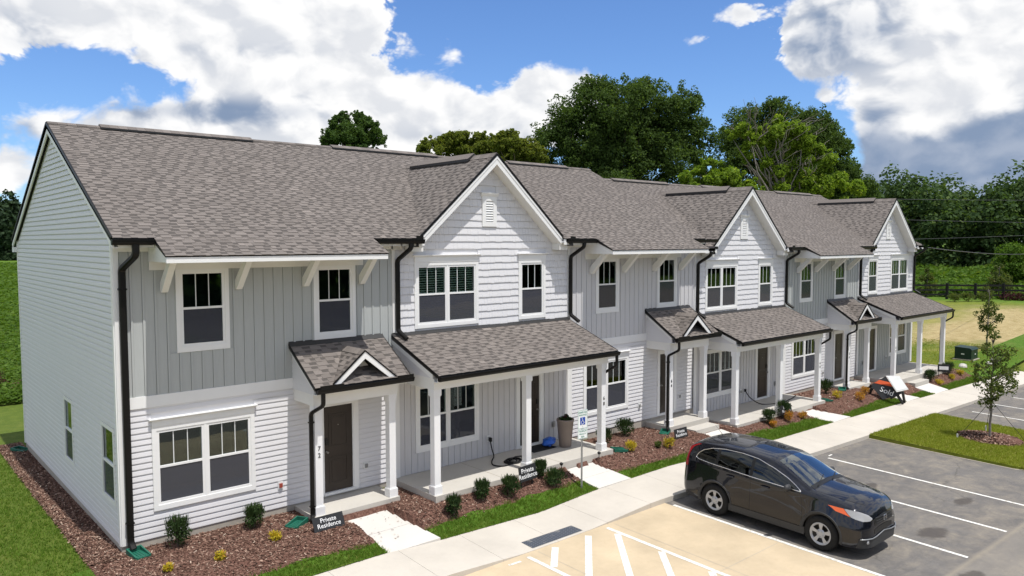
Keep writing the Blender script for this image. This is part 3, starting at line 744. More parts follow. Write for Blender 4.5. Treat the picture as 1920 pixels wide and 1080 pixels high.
def planks(parent, name, m, x0, x1, z0, z1, rects, expo, y=0., pitch=.012, depth=.004):
    """horizontal clapboards facing -y, each one an object"""
    z = z0; 
    while z < z1-.01:
        zt = min(z+expo, z1)
        for a, b in holes(x0, x1, rects, z, zt):
            if b-a < .02: continue
            mb = MB(); mb.prism([(a, y-pitch-.006, z+.008), (a, y-pitch-.006, z+.020), (a, y-pitch+.002, zt-.035), (a, y-depth, zt-.016), (a, y-depth, zt-.005), (a, y, zt-.005), (a, y, z+.008)], (b-a, 0, 0))
            mb.build(name, m, parent)
        z += expo
def boards(parent, m, x0, x1, z0, z1, rects, step, y=0., batten=.045):
    """board and batten: every board and every batten an object"""
    x = x0; k = 0
    while x < x1-.02:
        for w, t, nm in ((step-batten, .012, 'board'), (batten, .026, 'batten')):
            xe = min(x+w, x1)
            if xe-x < .008: x = xe; continue
            # vertical pieces cut by openings
            segs = [(z0, z1)]
            for (ra, rb, rc, rd) in rects:
                if ra < xe-1e-4 and rb > x+1e-4:
                    ns = []
                    for (a, b) in segs:
                        if rc > a: ns.append((a, min(b, rc)))
                        if rd < b: ns.append((max(a, rd), b))
                    segs = [(a, b) for a, b in ns if b-a > .02]
            for a, b in segs: MB().box(x+.0025, xe-.0025, y-t, y, a, b).build(nm, m, parent, fix=False)
            x = xe
def window(root, gx0, gx1, gz0, gz1, casing=.085, sash=.05, header=False, mull=None, y=0., head_h=.13, blind=False, sillx=.0, bottom=.10, top=None, lite=3):
    """double-hung window; glass spans gx0..gx1 x gz0..gz1. mull: x interval of the post between twin sashes"""
    units = [(gx0, gx1)] if mull is None else [(gx0, mull[0]), (mull[1], gx1)]
    fx0, fx1, fz0, fz1 = gx0-sash, gx1+sash, gz0-sash, gz1+sash
    top = casing if top is None else top
    c = MB()                                        # casing = the window part itself
    c.box(fx0-casing, fx0, y-.034, y, fz0-bottom, fz1+top); c.box(fx1, fx1+casing, y-.034, y, fz0-bottom, fz1+top)
    c.box(fx0, fx1, y-.034, y, fz1, fz1+top); c.box(fx0, fx1, y-.036, y, fz0-bottom, fz0)
    w = c.build('window', 'white_trim', root, fix=False)
    if header:
        h = MB(); zt = fz1+top; h.box(fx0-casing, fx1+casing, y-.044, y, zt, zt+head_h)
        h.prism([(fx0-casing-.05, y-.10, zt+head_h+.045), (fx0-casing-.05, y-.10, zt+head_h+.03), (fx0-casing-.05, y-.045, zt+head_h), (fx0-casing-.05, y, zt+head_h), (fx0-casing-.05, y, zt+head_h+.045)], (fx1-fx0+2*casing+.10, 0, 0))
        h.build('header', 'white_trim', w)
    mid = (gz0+gz1)/2+.01
    fr = MB()
    for a, b in units:
        fr.box(a-sash, a, y-.022, y+.05, fz0, fz1); fr.box(b, b+sash, y-.022, y+.05, fz0, fz1); fr.box(a, b, y-.022, y+.05, gz1, fz1); fr.box(a, b, y-.024, y+.05, fz0, gz0)
    if mull: fr.box(mull[0]+sash-.002, mull[1]-sash+.002, y-.030, y+.05, fz0, fz1)
    fr.build('frame', 'white_trim', w, fix=False)
    for a, b in units:
        MB().box(a, b, y-.016, y+.03, mid-.022, mid+.022).build('meeting_rail', 'white_trim', w, fix=False)
        MB().box(a, b, y+.012, y+.016, mid+.022, gz1).build('pane', 'window_glass', w, fix=False)
        MB().box(a, b, y-.004, y, gz0, mid-.022).build('pane', 'screen_glass', w, fix=False)
        for i in range(1, lite):
            x = a + (b-a)*i/lite; MB().box(x-.008, x+.008, y+.006, y+.020, mid+.022, gz1).build('muntin', 'muntin_white', w, fix=False)
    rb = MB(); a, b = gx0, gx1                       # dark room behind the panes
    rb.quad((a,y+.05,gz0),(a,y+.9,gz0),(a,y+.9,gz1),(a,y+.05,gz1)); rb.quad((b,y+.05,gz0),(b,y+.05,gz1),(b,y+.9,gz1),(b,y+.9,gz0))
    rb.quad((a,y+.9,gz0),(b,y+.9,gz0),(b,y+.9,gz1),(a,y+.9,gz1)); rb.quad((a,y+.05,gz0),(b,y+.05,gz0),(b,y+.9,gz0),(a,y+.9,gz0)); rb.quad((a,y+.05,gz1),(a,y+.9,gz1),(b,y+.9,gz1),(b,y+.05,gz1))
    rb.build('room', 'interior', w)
    if blind:
        for a, b in units:
            bl = MB(); z = gz1-.03
            while z > gz0+.05:
                bl.prism([(a+.01, y+.032, z), (a+.01, y+.066, z-.026), (a+.01, y+.068, z-.023), (a+.01, y+.034, z+.003)], (b-a-.02, 0, 0)); z -= .058
            bl.build('blind', 'blind', w)
    return (fx0-casing, fx1+casing, fz0-bottom, fz1+top+(head_h+.045 if header else 0))
def door(root, x0, x1, z0, z1, y=0., hinge='l', sides=(.12, .12)):
    t = MB(); t.box(x0-sides[0], x0, y-.035, y, z0-.06, z1+.12); t.box(x1, x1+sides[1], y-.035, y, z0-.06, z1+.12); t.box(x0, x1, y-.035, y, z1, z1+.12); t.box(x0, x1, y-.05, y+.03, z0-.06, z0-.005)
    t.box(x0-.001, x0+.02, y-.02, y+.03, z0, z1); t.box(x1-.02, x1+.001, y-.02, y+.03, z0, z1); t.box(x0+.02, x1-.02, y-.02, y+.03, z1-.02, z1)
    fr = t.build('door_frame', 'white_trim', root, fix=False)
    d = MB().box(x0+.02, x1-.02, y+.005, y+.05, z0, z1-.02).build('door', 'door_brown', root, fix=False)
    w = x1-x0; 
    for za, zb in ((z0+.18, z0+.78), (z0+1.0, z1-.2)):
        p = MB(); a, b = x0+.14, x1-.14
        p.box(a, b, y-.002, y+.006, za, za+.03); p.box(a, b, y-.002, y+.006, zb-.03, zb); p.box(a, a+.03, y-.002, y+.006, za+.03, zb-.03); p.box(b-.03, b, y-.002, y+.006, za+.03, zb-.03)
        p.box(a+.07, b-.07, y-.001, y+.006, za+.07, zb-.07); p.build('door_panel', 'door_brown', d, fix=False)
    xh = x0+.085 if hinge == 'r' else x1-.085
    h = MB(); h.lathe([(.028, 0), (.028, .012), (.012, .014), (.012, .04), (.026, .045), (.028, .065), (.018, .08), (0, .08)], 12, (0, 0, 0)); h.v = [(xh+a, y+.005-c, z0+.92+b) for a, b, c in h.v]
    h.build('door_handle', 'door_metal', d, smooth=True)
    MB().box(xh-.035, xh+.035, y-.02, y+.005, z0+1.08, z0+1.22).build('keypad', 'car_black', d, fix=False)
    MB().lathe([(0,-.006),(.012,-.006),(.012,.004)], 10, ((x0+x1)/2, y, z0+1.5), 'y').build('peephole', 'door_metal', d)
    return (x0-sides[0], x1+sides[1], z0-.06, z1+.12)
def column(root, x, y, z0, z1, w=.165, number=None):
    b = w+.05
    c = MB().box(x-w/2, x+w/2, y-w/2, y+w/2, z0+.20, z1-.16).build('column', 'column_paint', root, fix=False)
    m = MB(); m.box(x-b/2, x+b/2, y-b/2, y+b/2, z0, z0+.185); m.box(x-b/2+.008, x+b/2-.008, y-b/2+.008, y+b/2-.008, z0+.185, z0+.20); m.build('column_base', 'column_paint', c, fix=False)
    m = MB(); m.box(x-b/2+.004, x+b/2-.004, y-b/2+.004, y+b/2-.004, z1-.14, z1); m.box(x-w/2-.010, x+w/2+.010, y-w/2-.010, y+w/2+.010, z1-.16, z1-.14); m.build('column_cap', 'column_paint', c, fix=False)
    if number:
        for i, ch in enumerate(number):
            text('house_number', ch, .135, 'digit_black', c, face_matrix((x+.005, y-w/2-.004, z0+1.42-.145*i), (1, 0, 0), (0, 0, 1)), .004)
def gutter(root, x0, x1, y, ztop, caps=True):
    g = MB(); pr = [(0, 0), (0, -.075), (.02, -.105), (.085, -.105), (.115, -.06), (.12, -.02), (.128, -.02), (.128, 0), (.112, 0), (.105, -.055), (.08, -.092), (.025, -.092), (.012, -.07), (.012, 0)]
    g.prism([(x0, y-a, ztop+b) for a, b in pr], (x1-x0, 0, 0))
    o = g.build('gutter', 'gutter_black', root)
    if caps:
        for x in (x0, x1): MB().prism([(x-.004, y-a, ztop+b) for a, b in pr[:8]], (.008, 0, 0)).build('end_cap', 'gutter_black', o)
    return o
def downspout(root, pts, w=.085, d=.065):
    """corrugated pipe along pts"""
    m = MB()
    P = [Vector(p) for p in pts]
    ring = lambda c, dr, w, d: None
    n0 = 0; k = 8; prof = [(-.5,-.3),(-.3,-.5),(.3,-.5),(.5,-.3),(.5,.3),(.3,.5),(-.3,.5),(-.5,.3)]
    for i, p in enumerate(P):
        dr = ((P[min(i+1, len(P)-1)]-p).normalized() if i < len(P)-1 else Vector((0,0,0))) + ((p-P[max(i-1, 0)]).normalized() if i else Vector((0,0,0)))
        dr.normalize(); s = Vector((1, 0, 0)); s = (s - dr*s.dot(dr)); s = s.normalized() if s.length > .1 else Vector((0, 0, 1)); t = dr.cross(s)
        for a, b in prof: m.v.append(tuple(p + s*(a*w) + t*(b*d)))
    for i in range(len(P)-1):
        for j in range(k):
            a = i*k+j; b = i*k+(j+1) % k; m.f.append((a, b, b+k, a+k))
    m.f.append(tuple(range(k))[::-1]); m.f.append(tuple(range((len(P)-1)*k, len(P)*k)))
    o = m.build('downspout', 'gutter_black', root)
    for i in range(len(P)-1):
        if abs(P[i].z-P[i+1].z) > 1.6:
            for f in (.06, .94):
                q = P[i].lerp(P[i+1], f); MB().box(q.x-w/2-.012, q.x+w/2+.012, q.y-d/2-.008, q.y+d/2+.008, q.z-.015, q.z+.015).build('strap', 'gutter_black', o, fix=False)
    return o
def soft(pts, n=4):
    """round the corners of a polyline"""
    P = [Vector(p) for p in pts]; out = [P[0]]
    for a, b, c in zip(P, P[1:], P[2:]):
        r = min(.07, (b-a).length*.45, (c-b).length*.45); p = b+(a-b).normalized()*r; q = b+(c-b).normalized()*r
        for i in range(n+1):
            t = i/n; out.append(p*(1-t)**2 + b*2*t*(1-t) + q*t*t)
    out.append(P[-1]); return out
def outlet(root, x, z, y=-.016, red=False, m='box_white'):
    o = MB().box(x-.055, x+.055, y-.018, y, z-.08, z+.08).build('outlet_box', m, root, fix=False)
    MB().box(x-.035, x+.035, y-.045, y-.018, z-.045, z+.045).build('outlet_cover', 'valve_red' if red else 'galvanised', o, fix=False)
def side_gable(root, x, y1, zb, zt0, zt1, th=.02, sgn=-1):
    """triangular sided cheek of a porch roof in the plane x, from the wall (y=0, top zt0) to y1 (top zt1)"""
    ck = MB().prism([(x, -.002, zb), (x, y1, zb), (x, y1, zt1), (x, -.002, zt0)], (-sgn*.05, 0, 0)).build('cheek', 'lap_white', root)
    z = zb
    while z < zt0-.02:
        # span of y at this height
        def yat(zz): return y1 if zz <= zt1 else y1 + (0-y1)*(zz-zt1)/(zt0-zt1)
        ya = yat(z+.06)
        if -ya > .06:
            MB().prism([(x, 0, z), (x+sgn*.014, 0, z), (x+sgn*.004, 0, z+.113), (x, 0, z+.113)], (0, ya, 0)).build('siding_plank', 'lap_white', ck)
        z += .115
    MB().prism([(x+sgn*.016, -.0, zt0-.0), (x+sgn*.016, -.0, zt0-.13), (x+sgn*.016, y1-.01, zt1-.13), (x+sgn*.016, y1-.01, zt1)], (sgn*.02, 0, 0)).build('rake_trim', 'white_trim', ck)

def roof_main(root, x0, x1, dz, spans, seed, single, gable=None):
    """main roof between x0 and x1; spans: list of (xa, xb) where the eave runs out over the front"""
    O = lambda y: (0, y, RIDGE_Z+dz-SL*(RIDGE_Y-y))
    deck = MB()
    zr = RIDGE_Z+dz-.012; ze = EAVE_Z+dz-.012; yb = 10.25; zb = 5.95+dz
    if gable is None:
        deck.prism([(x0, EAVE_Y, ze), (x0, RIDGE_Y, zr), (x0, yb, zb), (x0, yb, zb-.10), (x0, RIDGE_Y, zr-.13), (x0, EAVE_Y, ze-.10)], (x1-x0, 0, 0))
    else:
        gx, gh, gp, gs = gable; dn = Vector((0, 0, -.10)); hv = (gp-ze)/gs-.03; yt = RIDGE_Y-(zr-gp)/SL+.02
        for sg, xe in ((-1, x0), (1, x1)):
            deck.prism([(gx, yt, gp-.012), (gx, RIDGE_Y, zr), (xe, RIDGE_Y, zr), (xe, EAVE_Y, ze), (gx+sg*hv, EAVE_Y, ze)], dn)
        deck.prism([(x0, RIDGE_Y, zr), (x0, yb, zb), (x0, yb, zb-.10), (x0, RIDGE_Y, zr-.13)], (x1-x0, 0, 0))
    zo = EAVE_Z - SL*(EAVE_Y-OVER_Y) + dz - .012
    for xa, xb in spans: deck.prism([(xa, OVER_Y, zo), (xa, EAVE_Y+.01, ze+.005), (xa, EAVE_Y+.01, ze-.08), (xa, OVER_Y, zo-.02)], (xb-xa, 0, 0))
    roof = deck.build('roof', 'flashing', root)
    sec = math.sqrt(1+SL*SL); V = Vector((0, 1, SL)).normalized()
    for i, (xa, xb) in enumerate(spans):
        L = (EAVE_Y-OVER_Y)*sec
        shingles(roof, (xa, OVER_Y-.02, zo+.012-SL*.02), (1, 0, 0), V, L+.02, lambda v, w=xb-xa: (0, w), single=min(single, 90), seed=seed+50+i)
    L = (RIDGE_Y-EAVE_Y)*sec
    shingles(roof, (x0, EAVE_Y-.02, EAVE_Z+dz-SL*.02), (1, 0, 0), V, L+.02, (lambda v: (0, x1-x0)) if gable is None else (lambda v: ((0, max(0, min(x1-x0, gx-x0-max(0, (gp-(EAVE_Z+dz+v*SL/sec-.03))/gs)+.10))) if gp > EAVE_Z+dz+v*SL/sec else (0, x1-x0))), single=max(0, single-90), seed=seed)
    if gable is not None:
        shingles(roof, (x0, EAVE_Y-.02, EAVE_Z+dz-SL*.02), (1, 0, 0), V, L+.02, lambda v: ((gx-x0+max(0, (gp-(EAVE_Z+dz+v*SL/sec-.03))/gs)-.10, x1-x0) if gp > EAVE_Z+dz+v*SL/sec else None), seed=seed+77)
    # back slope courses (seen only from beside)
    cap = MB(); 
    x = x0
    while x < x1-.02:
        xe = min(x+.2, x1); cap.prism([(x, RIDGE_Y-.13, zr-.045+.03), (x, RIDGE_Y, zr+.045), (x, RIDGE_Y+.13, zr-.045+.03), (x, RIDGE_Y+.13, zr-.07), (x, RIDGE_Y, zr), (x, RIDGE_Y-.13, zr-.07)], (xe-x-.004, 0, 0)); x = xe
    cap.sh = [.45+.3*((i//8) % 3-1)*.5 for i in range(len(cap.f))]
    stuff(cap.build('ridge_cap', 'shingle_mass', roof))
    return roof
def ridge_vent(roof, x0, x1, dz):
    zr = RIDGE_Z+dz
    v = MB().prism([(x0, RIDGE_Y-.19, zr-.062), (x0, RIDGE_Y-.19, zr-.022), (x0, RIDGE_Y, zr+.062), (x0, RIDGE_Y+.19, zr-.022), (x0, RIDGE_Y+.19, zr-.062), (x0, RIDGE_Y, zr+.03)], (x1-x0, 0, 0)).build('ridge_vent', 'flashing', roof)
    m = MB(); x = x0
    while x < x1-.02:
        xe = min(x+.2, x1)
        m.prism([(x, RIDGE_Y-.195, zr-.018), (x, RIDGE_Y, zr+.074), (x, RIDGE_Y+.195, zr-.018), (x, RIDGE_Y+.195, zr-.026), (x, RIDGE_Y, zr+.063), (x, RIDGE_Y-.195, zr-.026)], (xe-x-.004, 0, 0)); x = xe
    m.sh = [.35+.4*(((i//8)*7 % 5)/5) for i in range(len(m.f))]
    m.build('vent_cap', 'shingle_mass', v)

def house_root(name_no, x0, dz, label):
    return thing('townhouse', label, 'townhouse', (x0+WID/2, 0, dz), 'townhouses of the row', True)

def porch_roof(root, x0, x1, zt, ye, ze, seed, single, yw=0.):
    """lean-to roof from the wall (y=yw, z=zt) down to (ye, ze)"""
    sl = (zt-ze)/(yw-ye); 
    deck = MB().prism([(x0, yw, zt-.012), (x0, ye, ze-.012), (x0, ye, ze-.07), (x0, yw, zt-.09)], (x1-x0, 0, 0)).build('porch_roof', 'flashing', root)
    V = Vector((0, 1, sl)).normalized(); L = (yw-ye)*math.sqrt(1+sl*sl)
    shingles(deck, (x0, ye-.015, ze-.015*sl), (1, 0, 0), V, L-.05, lambda v: (0, x1-x0), single=single, seed=seed, wmul=1.15)
    f = MB(); f.prism([(x0, yw, zt+.045), (x0, yw-.014, zt+.045), (x0, yw-.10, zt-.10*sl+.016), (x0, yw-.10, zt-.10*sl+.006), (x0, yw, zt)], (x1-x0, 0, 0)); f.build('flashing', 'flashing', deck)
    for x in (x0, x1): MB().prism([(x-.006, yw, zt+.016), (x-.006, ye-.02, ze+.012), (x-.006, ye-.02, ze-.04), (x-.006, yw, zt-.04)], (.012, 0, 0)).build('drip_edge', 'gutter_black', deck)
    return deck, sl

def narrow_house(x0, dz, number, bmat, label, seed, single, entry_single, slabz=.17, step=False, end=False, ext=0.):
    root = house_root(number, x0, dz, label); X = lambda a: x0+a; Z = lambda a: a+dz
    x1 = x0+WID+.04+ext
    rects = []
    # windows and door
    r_low = window(root, X(.714), X(2.457), Z(.881), Z(2.237), header=True, mull=(X(.714+.80), X(2.457-.80)), head_h=.11)
    r1 = window(root, X(1.229), X(1.989), Z(3.911), Z(5.276), bottom=.11, top=.085); r2 = window(root, X(4.107), X(4.867), Z(3.911), Z(5.276), bottom=.11, top=.085)
    rd = door(root, X(4.15), X(4.90), Z(.29), Z(2.25), hinge='r', sides=(.12, .13))
    low = [r_low, rd]; up = [r1, r2]
    glass_low = [(X(.714), X(2.457), Z(.881), Z(2.237)), (X(4.15), X(4.90), Z(.29), Z(2.25))]
    glass_up = [(X(1.229), X(1.989), Z(3.911), Z(5.276)), (X(4.107), X(4.867), Z(3.911), Z(5.276))]
    m = MB()
    for a, b, c, d in wall_rects(x0, x1, Z(.20), Z(2.86), glass_low): m.box(a, b, .002, .10, c, d)
    wl = m.build('clapboard_wall', 'lap_white', root, fix=False)
    m = MB()
    for a, b, c, d in wall_rects(x0, x1, Z(2.86), Z(5.92), glass_up): m.box(a, b, .002, .10, c, d)
    wu = m.build('batten_wall', bmat, root, fix=False)
    planks(wl, 'siding_plank', 'lap_white', X(.10), x1-.06, Z(.21), Z(2.76), low, .115)
    boards(wu, bmat, X(.10), x1, Z(2.98), Z(5.73), up, .215)
    MB().box(x0, x1, .0, .10, Z(-.5), Z(.195)).build('foundation', 'foundation', root, fix=False)
    MB().box(X(.0), X(3.46), -.030, .001, Z(2.76), Z(2.98)).build('belly_band', 'white_trim', root, fix=False)
    MB().box(X(.0), X(.095), -.028, .001, Z(.19), Z(2.758)).build('corner_trim', 'white_trim', root, fix=False)
    MB().box(X(.0), X(.095), -.028, .001, Z(2.983), Z(5.86)).build('corner_trim', 'white_trim' if end else bmat, root, fix=False)
    # eaves
    xs0, xs1 = X(.62), X(5.20)
    fz = EAVE_Z - SL*(EAVE_Y-OVER_Y) + dz                       # roof edge of the overhang
    m = MB(); m.box(x0, xs0, EAVE_Y+.02, 0, Z(5.86), Z(5.90)); m.box(xs1, x1, EAVE_Y+.02, 0, Z(5.86), Z(5.90)); m.build('soffit', 'cream_trim', root, fix=False)
    m = MB(); m.box(x0, xs0-.02, EAVE_Y, EAVE_Y+.02, Z(5.80), Z(5.955)); m.box(xs1+.02, x1, EAVE_Y, EAVE_Y+.02, Z(5.80), Z(5.955)); m.build('fascia', 'white_trim', root, fix=False)
    bxm = MB()                                                 # boxed overhang
    for x, s in ((xs0, 1), (xs1, -1)):
        bxm.prism([(x, 0, fz-.125), (x, OVER_Y+.02, fz-.125), (x, OVER_Y+.02, fz-.02), (x, EAVE_Y, EAVE_Z+dz-.02), (x, 0, EAVE_Z+dz+.2)], (s*.02, 0, 0))
    bxm.box(xs0+.021, xs1-.021, OVER_Y+.02, -.001, fz-.120, fz-.105)
    bxm.build('boxed_soffit', 'white_trim', root)
    MB().box(xs0-.005, xs1+.005, OVER_Y, OVER_Y+.02, fz-.135, fz-.012).build('fascia', 'white_trim', root, fix=False)
    MB().box(xs0-.0, xs1, -.042, -.025, fz-.29, fz-.126).build('frieze', 'cream_trim', root, fix=False)
    m = MB(); m.box(X(.0), xs0-.005, -.042, -.025, Z(5.72), Z(5.858)); m.box(xs1+.005, x1, -.042, -.025, Z(5.72), Z(5.858)); m.build('frieze', 'cream_trim', root, fix=False)
    for bxx in (.87, 2.31, 3.775, 5.15):
        xb = X(bxx); m = MB(); za = Z(4.94); zt = fz-.127
        L = zt-za-.16
        m.prism([(xb-.06, -.026, za), (xb-.06, -.026, za+.19), (xb-.06, -.026-L-.03, zt), (xb-.06, -.026-L-.22, zt), (xb-.06, -.10, za)], (.12, 0, 0)); m.build('bracket', 'cream_trim', root)
    roof = roof_main(root, x0-(.10 if end else 0), x1-.04, dz, [(xs0-.02, xs1+.02)], seed, single)
    gutter(root, x0-(.12 if end else .55), xs0-.03, EAVE_Y, Z(5.95)); gutter(root, xs1+.03, x1+.55, EAVE_Y, Z(5.95))
    # entry porch
    pa, pb, py = X(3.45), X(5.52), -.98
    sl_ = MB().box(pa, pb, py, -.0, Z(-.35), Z(slabz)).build('porch_slab', 'porch_concrete', root, fix=False)
    if step: MB().box(X(4.2), X(5.45), -1.42, py-.002, Z(-.4), Z(slabz-.15)).build('step', 'porch_concrete', root, fix=False)
    column(root, X(3.59), -.83, Z(slabz), Z(2.50), number=number); column(root, X(5.385), -.83, Z(slabz), Z(2.50))
    bm_ = MB(); bm_.box(X(3.47), X(5.52), -.94, -.73, Z(2.50), Z(2.75)); bm_.box(X(3.47), X(3.64), -.729, 0, Z(2.50), Z(2.75)); bm_.box(X(5.35), X(5.52), -.729, 0, Z(2.50), Z(2.75)); bm_.box(X(3.64), X(5.35), -.729, -.001, Z(2.56), Z(2.58))
    bm_.build('porch_beam', 'cream_trim', root, fix=False)
    deck, s = porch_roof(root, X(3.38), X(5.70), Z(3.72), -1.18, Z(2.93), seed+7, entry_single)
    side_gable(root, X(3.46), -1.02, Z(2.75), Z(3.65), Z(2.98))
    m = MB(); m.box(X(3.44), X(5.62), -1.16, -1.14, Z(2.77), Z(2.90)); m.box(X(3.44), X(5.62), -1.14, -.94, Z(2.755), Z(2.77)); m.build('porch_fascia', 'white_trim', root, fix=False)
    # little dormer on the porch roof
    dx, dzz, dy = X(4.57), Z(3.58), -1.17; hw = .75; base = Z(2.95); rs = (dzz-base)/hw
    ybk = -1.18 + (dzz-Z(2.93))/s
    dm = MB()
    for sg in (-1, 1):
        dm.prism([(dx, dy+.03, dzz), (dx+sg*hw, dy+.03, base), (dx+sg*hw, dy+.03, base-.03), (dx, dy+.03, dzz-.04)], (0, ybk-dy+.10, 0))
    dorm = dm.build('dormer', 'flashing', root)
    for sg in (-1, 1):
        Vv = Vector((-sg*hw, 0, dzz-base)); Ln = Vv.length
        def ur(v, sg=sg, Ln=Ln):
            zz = base+(dzz-base)*v/Ln; ye = -1.18+(zz-Z(2.93))/s; return (0, ye+.06-(dy+.03))
        shingles(dorm, (dx+sg*(hw+.02), dy+.03, base-.015), (0, 1, 0), Vv, Ln, ur, single=0, seed=seed+11+sg, wmul=1.0)
        rb = MB(); rb.prism([(dx, dy, dzz-.02), (dx+sg*(hw+.02), dy, base-.03), (dx+sg*(hw-.13), dy, base-.03), (dx, dy, dzz-.165)], (0, .03, 0)); rb.build('rake_board', 'white_trim', dorm)
        MB().bar((dx, dy+.01, dzz+.004), (dx+sg*(hw+.03), dy+.01, base-.012), .05, .016, (0, 0, 1)).build('drip_edge', 'gutter_black', dorm)
    MB().prism([(dx-.42, -.80, Z(3.06)), (dx+.42, -.80, Z(3.06)), (dx, -.80, dzz-.10)], (0, .02, 0)).build('dormer_panel', 'cream_trim', dorm)
    cp = MB(); yy = dy+.02
    while yy < ybk:
        cp.prism([(dx-.12, yy, dzz-.075), (dx, yy, dzz+.028), (dx+.12, yy, dzz-.075), (dx, yy, dzz+.008)], (0, .14, .004)); yy += .145
    cp.sh = [.55+.35*(((i//6)*3 % 4)/4) for i in range(len(cp.f))]; cp.build('ridge_cap', 'shingle_mass', dorm)
    gutter(root, X(3.42), X(5.74), -1.16, Z(2.90))
    MB().box(X(3.46), X(4.0), -1.285, -1.275, Z(2.90), Z(2.97)).build('splash_guard', 'gutter_black', root, fix=False); MB().box(X(5.30), X(5.72), -1.285, -1.275, Z(2.90), Z(2.97)).build('splash_guard', 'gutter_black', root, fix=False)
    gz = float(gfront(x0+3.4, -.9))
    downspout(root, soft([(X(3.55), -1.22, Z(2.83)), (X(3.55), -1.22, Z(2.55)), (X(3.43), -.90, Z(2.36)), (X(3.43), -.90, gz+.14), (X(3.36), -1.02, gz+.07)]))
    outlet(root, X(3.13), Z(.70), red=(number == '72')); outlet(root, X(5.21), Z(.72))
    return root, roof

def wide_house(x0, dz, number, bmat, label, seed, single, porch_single, mirror=False, shakes=0, slabz=.25, blind=False, end=False):
    root = house_root(number, x0, dz, label); Z = lambda a: a+dz
    x1 = x0+WID; X = (lambda a: x1-a) if mirror else (lambda a: x0+a)
    def iv(a, b): return tuple(sorted((X(a), X(b))))
    la, lb = iv(.78, 2.475); da, db = iv(4.03, 4.79); sa, sb = iv(4.127, 4.857)
    mull = (la+.78, lb-.78)
    r_low = window(root, la, lb, Z(.902), Z(2.30), mull=mull, bottom=.11)
    rd = door(root, da, db, Z(.31), Z(2.20), hinge='l' if not mirror else 'r', sides=(.13, .13))
    r_p = window(root, la, lb, Z(3.932), Z(5.263), mull=mull, header=True, blind=blind, bottom=.09); r_s = window(root, sa, sb, Z(3.932), Z(5.263), header=True, blind=blind, bottom=.09)
    low = [r_low, rd]; up = [r_p, r_s]
    m = MB()
    for a, b, c, d in wall_rects(x0, x1, Z(.20), Z(3.68), [(la, lb, Z(.902), Z(2.30)), (da, db, Z(.31), Z(2.20))]): m.box(a, b, .002, .10, c, d)
    wl = m.build('batten_wall', bmat, root, fix=False)
    boards(wl, bmat, x0+.19, x1-.10, Z(.26), Z(2.72), low, .185)
    m = MB()
    for a, b, c, d in wall_rects(x0, x1, Z(3.68), Z(5.80), [(la, lb, Z(3.932), Z(5.263)), (sa, sb, Z(3.932), Z(5.263))]): m.box(a, b, .002, .10, c, d)
    xc = (x0+x1)/2; GP = Z(8.12); GS = .887; RY = -.35
    m.prism([(x0, .002, Z(5.80)), (x1, .002, Z(5.80)), (x1, .002, Z(5.86)), (xc+2.55, .002, Z(5.86)), (xc, .002, GP-.06), (xc-2.55, .002, Z(5.86)), (x0, .002, Z(5.86))], (0, .098, 0))
    wu = m.build('shake_wall', 'shake_white', root)
    MB().box(x0, x1, .0, .10, Z(-.5), Z(.195)).build('foundation', 'foundation', root, fix=False)
    MB().box(x0+.04, x0+.185, -.03, .001, Z(.25), Z(2.72)).build('corner_trim', 'white_trim', root, fix=False); MB().box(x1-.095, x1+.05, -.03, .001, Z(.25), Z(2.72)).build('corner_trim', 'white_trim', root, fix=False)
    MB().box(x0+.02, x0+.10, -.034, .001, Z(3.75), Z(5.86)).build('corner_trim', 'white_trim', root, fix=False); MB().box(x1-.09, x1-.0, -.034, .001, Z(3.75), Z(5.86)).build('corner_trim', 'white_trim', root, fix=False)
    # shakes, course by course
    rr = random.Random(seed+3); sv = []; z = Z(3.73); expo = .180; n_one = 0
    while z < GP-.12:
        zt = z+expo
        hw = min(WID/2-.10, (GP-.18-zt)/GS) if zt > Z(5.80) else WID/2-.10
        if hw > .05:
            for a, b in holes(xc-hw, xc+hw, up + [(xc-.24, xc+.24, Z(6.28), Z(7.17))], z, zt-.02):
                x = a
                while x < b-.01:
                    w = min(rr.choice((.10, .13, .16, .20, .25)), b-x)
                    if b-(x+w) < .05: w = b-x
                    sv.append((x, x+w-.0022, z+.006-rr.choice((0, 0, .005, .010)), zt-.004)); x += w
        z += expo
    mass = MB()
    for i, (a, b, za, zb) in enumerate(sv):
        P = [(a, -.027, za), (a, -.025, za+.03), (a, -.008, zb), (a, .0, zb), (a, .0, za)]
        if i < shakes and b-a > .08: MB().prism(P, (b-a, 0, 0)).build('shake', 'shake_white', wu)
        else: mass.prism(P, (b-a, 0, 0))
    stuff(mass.build('shake_courses', 'shake_white', wu))
    # louvre vent
    v = MB(); v.box(xc-.24, xc-.12, -.05, 0, Z(6.28), Z(7.06)); v.box(xc+.12, xc+.24, -.05, 0, Z(6.28), Z(7.06)); v.box(xc-.12, xc+.12, -.05, 0, Z(6.28), Z(6.40)); v.box(xc-.12, xc+.12, -.05, 0, Z(6.94), Z(7.06)); v.box(xc-.12, xc+.12, -.012, 0, Z(6.40), Z(6.94))
    v.prism([(xc-.28, 0, Z(7.06)), (xc-.28, -.055, Z(7.06)), (xc-.28, -.10, Z(7.13)), (xc-.28, -.10, Z(7.15)), (xc-.28, 0, Z(7.15))], (.56, 0, 0))
    vent = v.build('gable_vent', 'white_trim', root)
    for i in range(8):
        zz = Z(6.42)+i*.064; MB().prism([(xc-.118, -.012, zz+.055), (xc-.118, -.046, zz), (xc-.118, -.046, zz+.010), (xc-.118, -.012, zz+.065)], (.236, 0, 0)).build('slat', 'white_trim', vent)
    # main roof behind, gable roof in front
    roof = roof_main(root, x0, x1, dz, [], seed, min(single, 90)+90, (xc, 2.56, GP, GS))
    hw = 2.56; zb = GP-hw*GS
